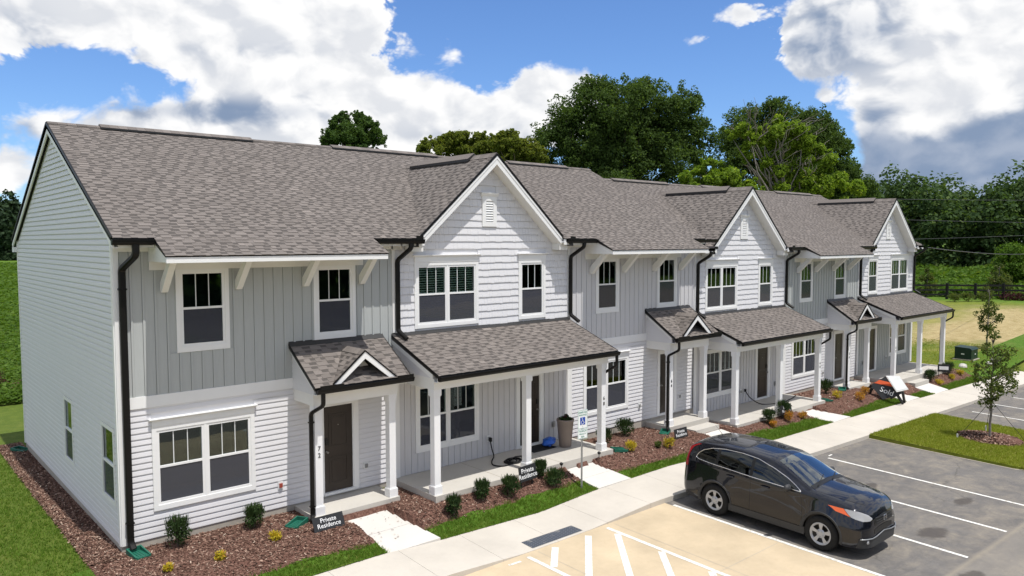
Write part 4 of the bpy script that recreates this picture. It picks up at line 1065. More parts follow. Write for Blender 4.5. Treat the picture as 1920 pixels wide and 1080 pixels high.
    ymain = lambda zz: RIDGE_Y-(RIDGE_Z+dz-zz)/SL
    dk = MB()
    for sg in (-1, 1):
        P0 = Vector((xc, RY+.01, GP-.012)); P1 = Vector((xc+sg*hw, RY+.01, zb-.012)); P2 = Vector((xc+sg*hw, ymain(zb)+.15, zb-.012)); P3 = Vector((xc, ymain(GP)+.15, GP-.012))
        n = len(dk.v); dk.v += [P0, P1, P2, P3, P0-Vector((0,0,.07)), P1-Vector((0,0,.07)), P2-Vector((0,0,.07)), P3-Vector((0,0,.07))]
        dk.f += [(n,n+1,n+2,n+3),(n+4,n+5,n+6,n+7),(n,n+1,n+5,n+4),(n+1,n+2,n+6,n+5),(n+2,n+3,n+7,n+6),(n+3,n,n+4,n+7)]
    gr = dk.build('gable_roof', 'flashing', root)
    for sg in (-1, 1):
        Vv = Vector((-sg*hw, 0, GP-zb)); Ln = Vv.length
        def ur(v, Ln=Ln):
            zz = zb+(GP-zb)*v/Ln; return (0, max(.02, ymain(zz)+.06-(RY+.0)))
        shingles(gr, (xc+sg*hw, RY, zb), (0, 1, 0), Vv, Ln, ur, single=(single-90 if sg < 0 and single > 90 else 0), seed=seed+20+sg)
        MB().prism([(xc, RY, GP-.02), (xc+sg*(hw+.0), RY, zb-.02), (xc+sg*(hw-.03), RY, zb-.02-.0), (xc+sg*(hw-.26), RY, zb-.02), (xc, RY, GP-.265)], (0, .03, 0)).build('rake_board', 'white_trim', gr)
        MB().bar((xc, RY-.008, GP-.005), (xc+sg*(hw+.01), RY-.008, zb-.01), .028, .05, (0, 0, 1)).build('drip_edge', 'gutter_black', gr)
        MB().prism([(xc, RY-.012, GP-.055), (xc+sg*hw, RY-.012, zb-.055), (xc+sg*(hw-.07), RY-.012, zb-.055), (xc, RY-.012, GP-.118)], (0, .012, 0)).build('rake_moulding', 'white_trim', gr)
        sf = MB(); sf.prism([(xc, RY+.031, GP-.255), (xc+sg*(hw-.27), RY+.031, zb-.02), (xc+sg*(hw-.27), RY+.031, zb+.0), (xc, RY+.031, GP-.235)], (0, -RY-.032, 0)); sf.build('soffit', 'cream_trim', gr)
        xr = xc+sg*(hw-.13)
        MB().box(xr-.16, xr+.16, RY+.032, -.027, Z(5.66), Z(5.84)).build('eave_return', 'cream_trim', root, fix=False)
    cp = MB(); yy = RY+.02
    while yy < ymain(GP)-.05:
        cp.prism([(xc-.14, yy, GP-.095), (xc, yy, GP+.038), (xc+.14, yy, GP-.095), (xc, yy, GP+.012)], (0, .196, 0)); yy += .2
    cp.sh = [.4+.4*(((i//6)*3 % 5)/5) for i in range(len(cp.f))]; stuff(cp.build('ridge_cap', 'shingle_mass', gr))
    ya, yb = RY+.95, ymain(GP)-.5
    vt = MB().prism([(xc-.2, ya, GP-.13), (xc-.2, ya, GP-.06), (xc, ya, GP+.09), (xc+.2, ya, GP-.06), (xc+.2, ya, GP-.13), (xc, ya, GP+.03)], (0, yb-ya, 0)).build('ridge_vent', 'flashing', gr)
    m = MB(); m.prism([(xc-.205, ya, GP-.058), (xc, ya, GP+.102), (xc+.205, ya, GP-.058), (xc, ya, GP+.088)], (0, yb-ya, 0)); m.sh = [.5]*len(m.f); m.build('vent_cap', 'shingle_mass', vt)
    # eave ends beside the gable
    m = MB()
    for a, b in ((x0, xc-hw+.24), (xc+hw-.24, x1)): m.box(a, b, EAVE_Y+.02, 0, Z(5.86), Z(5.90)); m.box(a, b, EAVE_Y, EAVE_Y+.02, Z(5.80), Z(5.955))
    m.build('fascia', 'white_trim', root, fix=False)
    m = MB(); m.box(x0+.0, x0+.30, -.042, -.035, Z(5.70), Z(5.858)); m.box(x1-.30, x1, -.042, -.035, Z(5.70), Z(5.858)); m.build('frieze', 'cream_trim', root, fix=False)
    for xg in (xc-hw+.02, xc+hw-.02): MB().box(xg-.10, xg+.10, EAVE_Y-.133, EAVE_Y-.127, Z(5.94), Z(6.03)).build('splash_guard', 'gutter_black', root, fix=False)
    # porch
    py = -1.75; pa, pb = x0+.0, x1-.06
    MB().box(pa, pb, py, -.0, Z(-.35), Z(slabz)).build('porch_slab', 'porch_concrete', root, fix=False)
    for xj in (pa+2.0, pa+3.95): MB().box(xj-.005, xj+.005, py+.02, -.03, Z(slabz)+.001, Z(slabz)+.004).build('slab_joint', 'kerb_concrete', root, fix=False)
    nums = [None, None, number]
    if mirror: nums = [number, None, None]
    for cx, nb in zip((.12, 2.87, 5.60), nums): column(root, x0+cx, -1.58, Z(slabz), Z(2.62), number=nb)
    b = MB(); b.box(x0+.02, x1-.22, -1.69, -1.47, Z(2.62), Z(2.88)); b.box(x0+.02, x0+.20, -1.469, 0, Z(2.62), Z(2.88)); b.box(x1-.42, x1-.22, -1.469, 0, Z(2.62), Z(2.88)); b.box(x0+.20, x1-.42, -1.469, -.001, Z(2.66), Z(2.68))
    b.build('porch_beam', 'cream_trim', root, fix=False)
    deck, s = porch_roof(root, x0-.01, x1-.07, Z(3.69), -1.88, Z(2.97), seed+9, porch_single)
    side_gable(root, x0+.03, -1.66, Z(2.88), Z(3.62), Z(2.99)); side_gable(root, x1-.23, -1.66, Z(2.88), Z(3.60), Z(2.99), sgn=1)
    m = MB(); m.box(x0+.0, x1-.09, -1.86, -1.84, Z(2.82), Z(2.945)); m.box(x0+.0, x1-.09, -1.84, -1.69, Z(2.80), Z(2.82)); m.build('porch_fascia', 'white_trim', root, fix=False)
    gutter(root, x0+.0, x1-.05, -1.86, Z(2.945))
    gz = float(gfront(x1-.2, -1.3))
    downspout(root, soft([(x1-.13, -1.92, Z(2.87)), (x1-.13, -1.92, Z(2.58)), (x1-.30, -1.50, Z(2.28)), (x1-.22, -1.44, Z(1.9)), (x1-.22, -1.44, gz+.16), (x1-.12, -1.52, gz+.08)]))
    # downspouts from the main eave on to the porch roof
    for xd, dirx in ((x0+.135, 1), (x1-.03, 1)):
        downspout(root, soft([(xd+(.12 if dirx else 0), EAVE_Y-.06, Z(5.86)), (xd+.10, EAVE_Y-.06, Z(5.74)), (xd, -.085, Z(5.46)), (xd, -.085, Z(3.80)), (xd+.06, -.36, Z(3.62))]), .105, .085)
    oz = Z(.72)
    outlet(root, X(2.92), oz, -.026); outlet(root, X(5.30), oz, -.026, m='galvanised')
    return root, roof

T = 11.913
h72, rf72 = narrow_house(0, 0, '72', 'board_grey', 'grey board-and-batten townhouse numbered 72 at the blank-walled end of the row', 100, 300, 150, end=True)
h68, rf68 = wide_house(WID, 0, '68', 'board_pale', 'white-shake gabled townhouse numbered 68 with window blinds and a planter on its porch', 200, 300, 120, shakes=280, blind=True)
h64, rf64 = narrow_house(T, 0, '64', 'board_pale', 'pale lavender board-and-batten townhouse numbered 64 with a stepped entry slab', 300, 260, 0, slabz=.13, step=True)
h60, rf60 = wide_house(T+WID, -.32, '60', 'board_pale', 'white gabled townhouse numbered 60, middle one of the three gables', 400, 60, 0)
h56, rf56 = narrow_house(2*T, -.32, '56', 'board_grey', 'grey board-and-batten townhouse numbered 56 between the middle and far gables', 500, 60, 0, slabz=.13, ext=.20)
h52, rf52 = wide_house(2*T+WID+.20, -.32, '52', 'board_grey', 'white gabled townhouse numbered 52 at the meadow end of the row', 600, 0, 0, mirror=True, slabz=.2)
for rf, dz, segs in ((rf72, 0, ((.98, 4.66),)), (rf68, 0, ((7.0, 10.7),)), (rf64, 0, ((13.7, 16.6),)), (rf60, -.32, ((19.1, 22.6),)), (rf56, -.32, ((25.0, 28.6),)), (rf52, -.32, ((31.2, 34.8),))):
    for a, b in segs: ridge_vent(rf, a, b, dz)
MB().box(31.1, 32.6, -2.12, -1.752, -1.0, -.32+.02).build('step', 'porch_concrete', h52, fix=False)

def end_wall():
    """blank clapboard gable wall of the near end, facing -x"""
    root = h72; prof = lambda z: (0, 10.0) if z <= 5.93 else ((z-5.93)/SL-.30, 10.0-(z-5.93)/.475+.1)
    wins = [(3.70, 4.58, .90, 2.375), (.22, 1.18, .90, 2.385)]
    m = MB(); m.prism([(0, 0, .2), (0, 0, 5.93), (0, RIDGE_Y, 8.46), (0, 10.0, 5.93), (0, 10.0, .2)], (.0, 0, 0)) if False else None
    m = MB(); glassr = [(a+.075, b-.075, c+.075, d-.075) for a, b, c, d in wins]
    for a, b, c, d in wall_rects(0.11, 10., .2, 5.9, glassr): m.box(.002, .10, a, b, c, d)
    m.prism([(.002, 0.11, 5.9), (.002, RIDGE_Y, 8.44), (.002, 10., 5.9)], (.098, 0, 0))
    w = m.build('end_wall', 'lap_white', root)
    z = .21
    while z < 8.42:
        zt = z+.115; zc = zt-.02
        ya, yb = (.10, 9.93) if zc <= 5.90 else ((zc-5.90)/SL-.32+.10, 9.9-(zc-5.90)/.475)
        if yb-ya > .1:
            for a, b in holes(max(ya, .10), yb, wins, z, zt):
                if b-a < .03: continue
                MB().prism([(-.024, a, z+.008), (-.024, a, z+.020), (-.016, a, zt-.035), (-.003, a, zt-.016), (-.003, a, zt-.006), (0, a, zt-.006), (0, a, z+.008)], (0, b-a, 0)).build('siding_plank', 'lap_white', w)
        z += .115
    MB().box(-.028, .10, 9.93, 10.03, .19, 5.93).build('corner_trim', 'white_trim', root, fix=False)
    MB().box(-.022, .001, .0, .098, .19, 5.90).build('corner_trim', 'white_trim', root, fix=False)
    MB().box(.0, .12, .1, 10.0, -.5, .195).build('foundation', 'foundation', root, fix=False)
    for (a, b, c, d) in wins:
        f = MB(); f.box(-.03, .05, a, a+.075, c, d); f.box(-.03, .05, b-.075, b, c, d); f.box(-.03, .05, a+.075, b-.075, c, c+.075); f.box(-.03, .05, a+.075, b-.075, d-.075, d)
        wn = f.build('window', 'white_trim', root, fix=False); mid = (c+d)/2
        MB().box(-.018, .03, a+.075, b-.075, mid-.022, mid+.022).build('meeting_rail', 'white_trim', wn, fix=False)
        MB().box(.010, .014, a+.075, b-.075, mid+.022, d-.075).build('pane', 'window_glass', wn, fix=False); MB().box(-.006, -.002, a+.075, b-.075, c+.075, mid-.022).build('pane', 'screen_glass', wn, fix=False)
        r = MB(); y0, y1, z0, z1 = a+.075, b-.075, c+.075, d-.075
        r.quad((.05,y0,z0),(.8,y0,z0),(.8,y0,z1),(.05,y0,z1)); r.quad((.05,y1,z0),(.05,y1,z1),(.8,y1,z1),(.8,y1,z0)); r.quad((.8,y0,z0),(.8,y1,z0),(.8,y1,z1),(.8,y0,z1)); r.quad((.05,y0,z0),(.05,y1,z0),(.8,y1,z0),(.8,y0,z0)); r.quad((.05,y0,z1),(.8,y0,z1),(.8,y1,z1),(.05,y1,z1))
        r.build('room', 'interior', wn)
    # rake boards along the gable
    zf = lambda y: RIDGE_Z-SL*(RIDGE_Y-y) if y <= RIDGE_Y else RIDGE_Z-(y-RIDGE_Y)*(RIDGE_Z-5.95)/(10.25-RIDGE_Y)
    MB().prism([(-.10, EAVE_Y, zf(EAVE_Y)-.03), (-.10, RIDGE_Y, RIDGE_Z-.03), (-.10, RIDGE_Y, RIDGE_Z-.24), (-.10, EAVE_Y, zf(EAVE_Y)-.19)], (.03, 0, 0)).build('rake_board', 'white_trim', root)
    MB().prism([(-.10, 10.25, zf(10.25)-.03), (-.10, RIDGE_Y+.001, RIDGE_Z-.03), (-.10, RIDGE_Y+.001, RIDGE_Z-.24), (-.10, 10.25, zf(10.25)-.2)], (.03, 0, 0)).build('rake_board', 'white_trim', root)
    MB().prism([(-.069, EAVE_Y, zf(EAVE_Y)-.17), (-.069, RIDGE_Y, RIDGE_Z-.20), (-.069, RIDGE_Y, RIDGE_Z-.22), (-.069, EAVE_Y, zf(EAVE_Y)-.19)], (.07, 0, 0)).build('rake_soffit', 'cream_trim', root)
    for ya, yb in ((EAVE_Y, RIDGE_Y), (RIDGE_Y, 10.27)):
        MB().bar((-.105, ya, zf(ya)-.005), (-.105, yb, zf(yb)-.005), .03, .045).build('drip_edge', 'gutter_black', root)
    MB().box(-.10, .0, 10.0, 10.27, 5.62, 5.76).build('eave_return', 'white_trim', root, fix=False)
    downspout(root, soft([(.27, EAVE_Y-.06, 5.86), (.27, EAVE_Y-.06, 5.66), (.135, -.075, 5.40), (.135, -.075, .26), (.16, -.16, .14)]), .12, .095)
end_wall()
# the far end and the back, plain
MB().box(2*T+2*WID+.20-.10, 2*T+2*WID+.20, .1, 10.0, -.9, 5.6).build('end_wall', 'lap_white', h52, fix=False)
MB().prism([(2*T+2*WID+.20, EAVE_Y, EAVE_Z-.42), (2*T+2*WID+.20, RIDGE_Y, RIDGE_Z-.40), (2*T+2*WID+.20, 10.2, 5.55)], (-.1, 0, 0)).build('end_gable', 'lap_white', h52)
for i, h in enumerate((h72, h68, h64, h60, h56, h52)):
    a = h.location.x-WID/2; MB().box(a, a+WID, 9.95, 10.0, -.5+h.location.z, 5.9+h.location.z).build('rear_wall', 'lap_white', h, fix=False)
MB().box(h64.location.x+WID/2-.06, h64.location.x+WID/2, 0, RIDGE_Y, 5.4, 6.0).build('party_wall', 'flashing', h64, fix=False)
MB().prism([(T+WID-.02, EAVE_Y, EAVE_Z-.4), (T+WID-.02, EAVE_Y, EAVE_Z-.02), (T+WID-.02, RIDGE_Y, RIDGE_Z-.02), (T+WID-.02, 10.2, 5.9), (T+WID-.02, 10.2, 5.5), (T+WID-.02, RIDGE_Y, RIDGE_Z-.4)], (.018, 0, 0)).build('step_flashing', 'gutter_black', h64)
# ------------------------------------------------------------------ car
def smooth_arr(xs, kx, ky, sg=.05):
    y = np.interp(xs, kx, ky); r = int(4*sg/(xs[1]-xs[0])); k = np.exp(-.5*((np.arange(-r, r+1)*(xs[1]-xs[0]))/sg)**2); k /= k.sum()
    yp = np.concatenate([2*y[0]-y[r:0:-1], y, 2*y[-1]-y[-2:-r-2:-1]]); return np.convolve(yp, k, 'valid')
def catmull(P, n):
    P = np.asarray(P, float); P = np.vstack([2*P[0]-P[1], P, 2*P[-1]-P[-2]]); out = []
    m = len(P)-3
    for t in np.linspace(0, m, n):
        i = min(int(t), m-1); u = t-i; a, b, c, d = P[i:i+4]
        out.append(.5*((2*b)+(-a+c)*u+(2*a-5*b+4*c-d)*u*u+(-a+3*b-3*c+d)*u**3))
    return np.array(out)
def build_car(loc, rot):
    car = thing('parked_car', 'shiny black five-door suv reversed up to the kerb', 'car', loc); car.rotation_euler = rot; car.scale = (.975, .985, 1.)
    xs = np.linspace(0, 4.52, 182)
    KX =  [0, .04, .15, .45, .99, 1.6, 2.3, 2.6, 2.95, 3.3, 3.61, 4.0, 4.25, 4.40, 4.48, 4.52]
    wl = smooth_arr(xs, KX, [.72,.80,.86,.895,.91,.90,.90,.90,.90,.905,.91,.905,.865,.79,.68,.54], .03)
    wb = smooth_arr(xs, KX, [.66,.75,.81,.855,.875,.88,.88,.878,.872,.862,.84,.80,.735,.63,.51,.39], .03)
    zb = smooth_arr(xs, KX, [.98,1.06,1.12,1.17,1.165,1.14,1.12,1.115,1.11,1.105,1.09,1.05,1.01,.95,.86,.75], .04)
    zr = smooth_arr(xs, KX, [1.08,1.27,1.45,1.575,1.615,1.625,1.57,1.485,1.325,1.175,1.15,1.105,1.06,.99,.895,.78], .05)
    wr = smooth_arr(xs, KX, [.60,.67,.70,.69,.675,.675,.665,.665,.695,.74,.70,.64,.57,.48,.38,.29], .05)
    zc = smooth_arr(xs, KX, [1.12,1.32,1.51,1.645,1.69,1.70,1.65,1.56,1.395,1.24,1.215,1.175,1.12,1.04,.93,.80], .05)
    z0 = smooth_arr(xs, KX, [.46,.36,.30,.26,.24,.235,.235,.235,.235,.24,.24,.245,.25,.26,.28,.32], .04)
    AX = (.99, 3.61); AR = .415; AZ = .368
    zbt = z0.copy()
    for ax in AX:
        dx = np.abs(xs-ax); ok = dx < AR; zbt[ok] = np.maximum(zbt[ok], AZ + np.sqrt(AR**2-dx[ok]**2))
    NS = 34; sec = []
    for i in range(len(xs)):
        b0 = min(zbt[i], zb[i]-.12); w = wl[i]
        lo = b0+.02; mz = max(.66, lo+.04); mz = min(mz, zb[i]-.05)
        P = [(w*.95, b0), (w*.992, b0+(mz-b0)*.35), (w, b0+(mz-b0)*.8), (w*.995, mz+.03*(zb[i]-mz)), (wb[i]+.25*(w-wb[i]), mz+.75*(zb[i]-mz)), (wb[i], zb[i])]
        if zr[i]-zb[i] > .08: P += [(wb[i]+(wr[i]-wb[i])*.45+.012, zb[i]+(zr[i]-zb[i])*.5), (wr[i]+.02, zr[i]-.05), (wr[i]-.03, zr[i]+.010)]
        else: P += [(wb[i]+(wr[i]-wb[i])*.4, zb[i]+(zr[i]-zb[i])*.55), (wb[i]+(wr[i]-wb[i])*.75, zb[i]+(zr[i]-zb[i])*.85), (wr[i]-.03, zr[i]+.005)]
        P += [(wr[i]*.55, zr[i]+(zc[i]-zr[i])*.72), (0, zc[i])]
        sec.append(catmull(P, NS))
    sec = np.array(sec)                                   # (nx, NS, 2)
    ifl = int(NS*8/10)                                    # samples up to about the rail
    def yside(x, z):
        f = np.clip(x/4.52*181, 0, 180.999); i = int(f); u = f-i; r = []
        for k in (i, i+1):
            s_ = sec[k]; zz = np.maximum.accumulate(s_[:, 1]); r.append(np.interp(z, zz, s_[:, 0]))
        return r[0]*(1-u)+r[1]*u
    def ztop(x, y):
        f = np.clip(x/4.52*181, 0, 180.999); i = int(f); u = f-i; r = []
        for k in (i, i+1):
            s_ = sec[k][ifl-6:][::-1]; r.append(np.interp(abs(y), np.maximum.accumulate(s_[:, 0]), s_[:, 1]))
        return r[0]*(1-u)+r[1]*u
    def xfront(y, z):
        lo, hi = 3.4, 4.52
        for _ in range(26):
            m_ = (lo+hi)/2
            if yside(m_, z) > abs(y) : lo = m_
            else: hi = m_
        return lo
    V = []; F = []
    nx = len(xs)
    for sgn in (1, -1):
        b = len(V)
        for i in range(nx):
            for j in range(NS): V.append((xs[i], sgn*sec[i, j, 0], sec[i, j, 1]))
        for i in range(nx-1):
            for j in range(NS-1):
                q = (b+i*NS+j, b+(i+1)*NS+j, b+(i+1)*NS+j+1, b+i*NS+j+1); F.append(q if sgn < 0 else q[::-1])
    L = nx*NS
    for i, flip in ((0, False), (nx-1, True)):
        ring = [i*NS+j for j in range(NS)] + [L+i*NS+j for j in range(NS-1, -1, -1)]; F.append(tuple(ring[::-1] if flip else ring))
    mb = MB(); mb.v = V; mb.f = F
    import bmesh
    body = mb.build('body', 'car_paint', car, smooth=True, fix=False)
    bm = bmesh.new(); bm.from_mesh(body.data); bmesh.ops.remove_doubles(bm, verts=bm.verts, dist=.0005); bmesh.ops.recalc_face_normals(bm, faces=bm.faces); bm.to_mesh(body.data); bm.free()
    MB().box(.3, 4.25, -.72, .72, .22, .5).build('underbody', 'car_black', car, fix=False)
    for ax in AX: MB().box(ax-.40, ax+.40, -.80, .80, .36, .80).build('wheel_well', 'car_black', car, fix=False)
    def grid(name, m, pts, parent, smooth=True):
        """pts: rows of points"""
        n = len(pts); k = len(pts[0]); mb = MB(); mb.v = [p for r in pts for p in r]
        mb.f = [(i*k+j, (i+1)*k+j, (i+1)*k+j+1, i*k+j+1) for i in range(n-1) for j in range(k-1)]
        return mb.build(name, m, parent, smooth=smooth)
    def side_patch(name, m, xa, xb, lo, hi, off, sgn, parent=car, n=26, k=10):
        rows = []
        for x in np.linspace(xa, xb, n):
            a, b = lo(x), hi(x); rows.append([(x, sgn*(yside(x, z)+off), z) for z in np.linspace(a, max(b, a+.001), k)])
        return grid(name, m, rows, parent)
    topx = [.42,.47,.58,.80,1.15,1.6,2.0,2.4,2.75,3.0,3.13]; topz = [1.27,1.36,1.445,1.52,1.565,1.575,1.54,1.44,1.315,1.20,1.13]
    up_ = lambda x: float(np.interp(x, topx, topz)); lo_ = lambda x: float(np.interp(x, [.42,.50,.8,1.2,2.,3.13], [1.26,1.225,1.20,1.185,1.15,1.12]))
    tX = np.linspace(0, 1, 60); 
    for sgn in (-1, 1):
        for a, b in ((.43, .97), (1.04, 1.88), (1.96, 3.10)):
            side_patch('side_window', 'car_glass', a, b, lambda x: lo_(x)+.006, lambda x: up_(x)-.006, .005, sgn)
        for a, b in ((.97, 1.04), (1.88, 1.96)): side_patch('pillar_cover', 'car_black', a, b, lo_, up_, .004, sgn, n=4)
        out = [(x, lo_(x)) for x in np.linspace(3.13, .50, 40)] + [(.44, 1.245)] + [(x, up_(x)) for x in np.concatenate([np.linspace(.42, .8, 16), np.linspace(.84, 3.13, 40)])]
        out = catmull(out, 160)
        MB().tube([(x, sgn*(yside(x, z)+.006), z) for x, z in out], .0085, 6).build('chrome_trim', 'chrome', car, smooth=True)
        # sill and arch cladding
        side_patch('sill_trim', 'car_plastic', 1.36, 3.24, lambda x: .24, lambda x: .40, .014, sgn, k=4)
        for ax in AX:
            rows = []
            for t in np.linspace(-.22, math.pi+.22, 40):
                r_ = []
                for rr_ in (.402, .422, .462, .468):
                    x, z = ax+rr_*math.cos(t), AZ+rr_*math.sin(t); z = max(z, .25)
                    r_.append((x, sgn*(yside(min(max(x, .02), 4.5), max(z, float(np.interp(x, xs, zbt))+.005)) + (.016 if .405 < rr_ < .465 else .002)), z))
                rows.append(r_)
            grid('arch_trim', 'car_plastic', rows, car)
        # door shut lines, creases, handles
        for pl in ([(1.92, z) for z in np.linspace(.42, 1.09, 12)], [(3.18-.10*max(0, (z-.8))*2, z) for z in np.linspace(.42, 1.04, 12)], [(1.05+.26*max(0, (.86-z)/.4)**1.4, z) for z in np.linspace(.45, 1.13, 14)], [(x, .40) for x in np.linspace(1.36, 3.2, 20)]):
            MB().tube([(x, sgn*(yside(x, z)+.0005), z) for x, z in pl], .0035, 5).build('shut_line', 'car_black', body)
        for hx in (1.30, 2.20):
            z = 1.04-.02*(hx-1.3); h = MB().tube([(hx+d, sgn*(yside(hx+d, z)+o), z) for d, o in ((0, .005), (.03, .032), (.10, .038), (.17, .032), (.20, .005))], [.012, .015, .016, .015, .012], 8)
            h.build('door_handle', 'car_paint', car, smooth=True)
        mz = MB(); mz.lathe([(0, -.115), (.045, -.11), (.078, -.06), (.085, 0), (.078, .06), (.045, .105), (0, .11)], 14, (0, 0, 0), 'y')
        mz.v = [(2.88+x*.75, sgn*(.985+y*.95), 1.165+z*.95) for x, y, z in mz.v]; mir = mz.build('door_mirror', 'car_plastic', car, smooth=True)
        MB().bar((2.90, sgn*.84, 1.115), (2.90, sgn*.95, 1.13), .06, .035).build('mirror_stalk', 'car_black', mir)
        # lamps
        def fpatch(name, m, ya, yb, lo, hi, off=.006, n=16, k=8):
            rows = []
            for y in np.linspace(ya, yb, n):
                a, b = lo(y), hi(y); r_ = []
                for z in np.linspace(a, b, k):
                    x = xfront(y, z); e = .004; gy = (xfront(y+e, z)-xfront(y-e, z))/(2*e); nrm = Vector((1, -gy, .25)).normalized()
                    q = Vector((x, y, z)) + nrm*off; r_.append((q.x, sgn*q.y, q.z))
                rows.append(r_)
            return grid(name, m, rows, car)
        hlo = lambda y: float(np.interp(y, [.46, .55, .70, .78, .85], [.825, .800, .805, .84, .925])); hhi = lambda y: float(np.interp(y, [.46, .55, .70, .78, .85], [.845, .915, .985, 1.0, 1.01]))
        hl = fpatch('headlight', 'lamp_glass', .46, .80, hlo, hhi, .008, 26)
        fpatch('headlight', 'lamp_amber', .803, .85, hlo, hhi, .008, 10)
        rows = []
        for z in np.linspace(.99, 1.55, 22):
            xr = float(np.interp(z, np.maximum.accumulate(zr[:24]), xs[:24])); w_ = float(np.interp(z, [.99, 1.06, 1.25, 1.55], [.16, .17, .12, .07]))
            rows.append([(x, sgn*(yside(x, z)+.006), z) for x in np.linspace(xr+.012, xr+.012+w_, 7)])
        grid('tail_light', 'lamp_red', rows, car)
        fpatch('fog_recess', 'car_black', .52, .72, lambda y: .355, lambda y: .425, .012, 8, 5)
        MB().lathe([(0, .02), (.04, .02), (.05, 0)], 14, (xfront(.62, .39), sgn*.62, .39), 'x').build('fog_lamp', 'lamp_glass', car, smooth=True)
    def fwide(name, m, yw, lo, hi, off, n=33, k=7, parent=car):
        rows = []
        for y in np.linspace(-yw, yw, n):
            rows.append([(max(xfront(abs(y), z), 0)+off*(1-.5*abs(y)/yw), y*(1+off*.3), z) for z in np.linspace(lo(abs(y)), hi(abs(y)), k)])
        return grid(name, m, rows, parent)
    gl = fwide('grille', 'car_black', .42, lambda y: .69, lambda y: .86-.05*(y/.42)**2, .008)
    for z in (.73, .78, .83): MB().tube([(xfront(abs(y), z)+.014, y, z) for y in np.linspace(-.36, .36, 17)], .007, 6).build('grille_bar', 'car_plastic', gl, smooth=True)
    fwide('air_intake', 'car_black', .40, lambda y: .52, lambda y: .65-.04*(y/.4)**2, .010)
    bp = fwide('bumper_trim', 'car_plastic', .80, lambda y: .27, lambda y: .455+.05*max(0, 1-y/.35), .020, 41)
    MB().tube([(xfront(abs(y), .46+.05*max(0, 1-abs(y)/.35))+.022, y*1.004, .46+.05*max(0, 1-abs(y)/.35)) for y in np.linspace(-.79, .79, 50)], .013, 6).build('bumper_strip', 'galvanised', bp, smooth=True)
    # badge: a tapering letter H in chrome inside a rounded outline
    xb = xfront(0, .78)+.03; e = MB()
    e.bar((xb, -.045, .745), (xb, -.030, .825), .012, .016, (1, 0, 0)); e.bar((xb, .045, .745), (xb, .030, .825), .012, .016, (1, 0, 0)); e.bar((xb, -.034, .788), (xb, .034, .788), .012, .016, (1, 0, 0))
    e.tube([(xb, .070*math.copysign(abs(math.cos(t))**.6, math.cos(t)), .785+.056*math.copysign(abs(math.sin(t))**.6, math.sin(t))) for t in np.linspace(0, 2*math.pi, 25)], .005, 6, False); e.build('badge', 'chrome', gl)
    # windscreen, rear screen, hood lines, wipers
    rows = [[(x, y, ztop(x, y)+.006) for y in np.linspace(-1, 1, 21)*w_] for x, w_ in zip(np.linspace(2.44, 3.24, 22), np.linspace(.555, .69, 22))]
    ws = grid('windscreen', 'windscreen_glass', rows, car)
    rows = [[(x, y, ztop(x, y)+.006) for y in np.linspace(-1, 1, 13)*w_] for x, w_ in zip(np.linspace(.10, .36, 8), np.linspace(.56, .54, 8))]
    grid('rear_screen', 'car_glass', rows, car)
    rows = [[(x, y, ztop(x, y)+.004) for y in np.linspace(-1, 1, 15)*.66] for x in np.linspace(3.24, 3.34, 4)]
    grid('cowl', 'car_black', rows, car)
    for a, b in (((3.33, -.52), (3.16, .05)), ((3.34, .12), (3.18, .56))):
        P = [(a[0]+(b[0]-a[0])*t, a[1]+(b[1]-a[1])*t) for t in np.linspace(0, 1, 8)]
        MB().tube([(x, y, ztop(x, y)+.022) for x, y in P], .009, 6).build('wiper', 'car_black', car, smooth=True)
    for sg in (-1, 1):
        P = [(3.38, .70), (3.6, .665), (3.9, .60), (4.15, .53), (4.30, .42)]
        MB().tube([(x, sg*y, ztop(x, y)+.0005) for x, y in catmull(P, 24)], .0035, 5).build('shut_line', 'car_black', body)
    MB().tube([(.55, .05, ztop(.55, 0)), (.50, .05, ztop(.55, 0)+.05), (.33, .05, ztop(.55, 0)+.20)], [.012, .006, .0025], 6).build('antenna', 'car_black', car)
    rows = [[(x, y, ztop(x, y)+.004) for y in np.linspace(-.2, .2, 5)] for x in np.linspace(1.55, 1.95, 5)]
    # wheels
    for ax in AX:
        for sgn in (-1, 1):
            yo = sgn*.90
            w = MB().lathe([(.225, -.20), (.32, -.22), (.357, -.205), (.368, -.165), (.368, -.06), (.357, -.015), (.315, .004), (.245, .002), (.225, -.012)], 40, (0, 0, 0), 'y')
            w.v = [(ax+x, yo+sgn*y, AZ+z) for x, y, z in w.v]; wh = w.build('wheel', 'tyre', car, smooth=True)
            b = MB().lathe([(0, -.07), (.20, -.07), (.23, -.03), (.23, -.014)], 32, (0, 0, 0), 'y'); b.v = [(ax+x, yo+sgn*y, AZ+z) for x, y, z in b.v]; b.build('spoke_backing', 'car_black', wh, smooth=True)  # black disc behind the spokes: the dark of the gaps put in as colour
            rim = MB(); rim.lathe([(.190, -.030), (.205, -.014), (.222, -.004), (.232, -.002), (.236, -.012)], 40, (0, 0, 0), 'y'); rim.lathe([(0, -.004), (.040, -.006), (.060, -.012), (.085, -.02), (.095, -.03)], 24, (0, 0, 0), 'y')
            for k in range(5):
                a0 = 2*math.pi*k/5 + .3; pr = []
                for rr_, hw_, yy in ((.085, .34, -.024), (.13, .24, -.016), (.17, .235, -.012), (.205, .25, -.014)):
                    pr.append([(rr_*math.cos(a0+hw_*s_), yy, rr_*math.sin(a0+hw_*s_)) for s_ in (-1, -.4, .4, 1)])
                n0 = len(rim.v); rim.v += [p for r_ in pr for p in r_]; rim.f += [(n0+i*4+j, n0+(i+1)*4+j, n0+(i+1)*4+j+1, n0+i*4+j+1) for i in range(3) for j in range(3)]
            rim.v = [(ax+x, yo+sgn*y, AZ+z) for x, y, z in rim.v]; rim.build('rim', 'wheel_silver', wh, smooth=True)
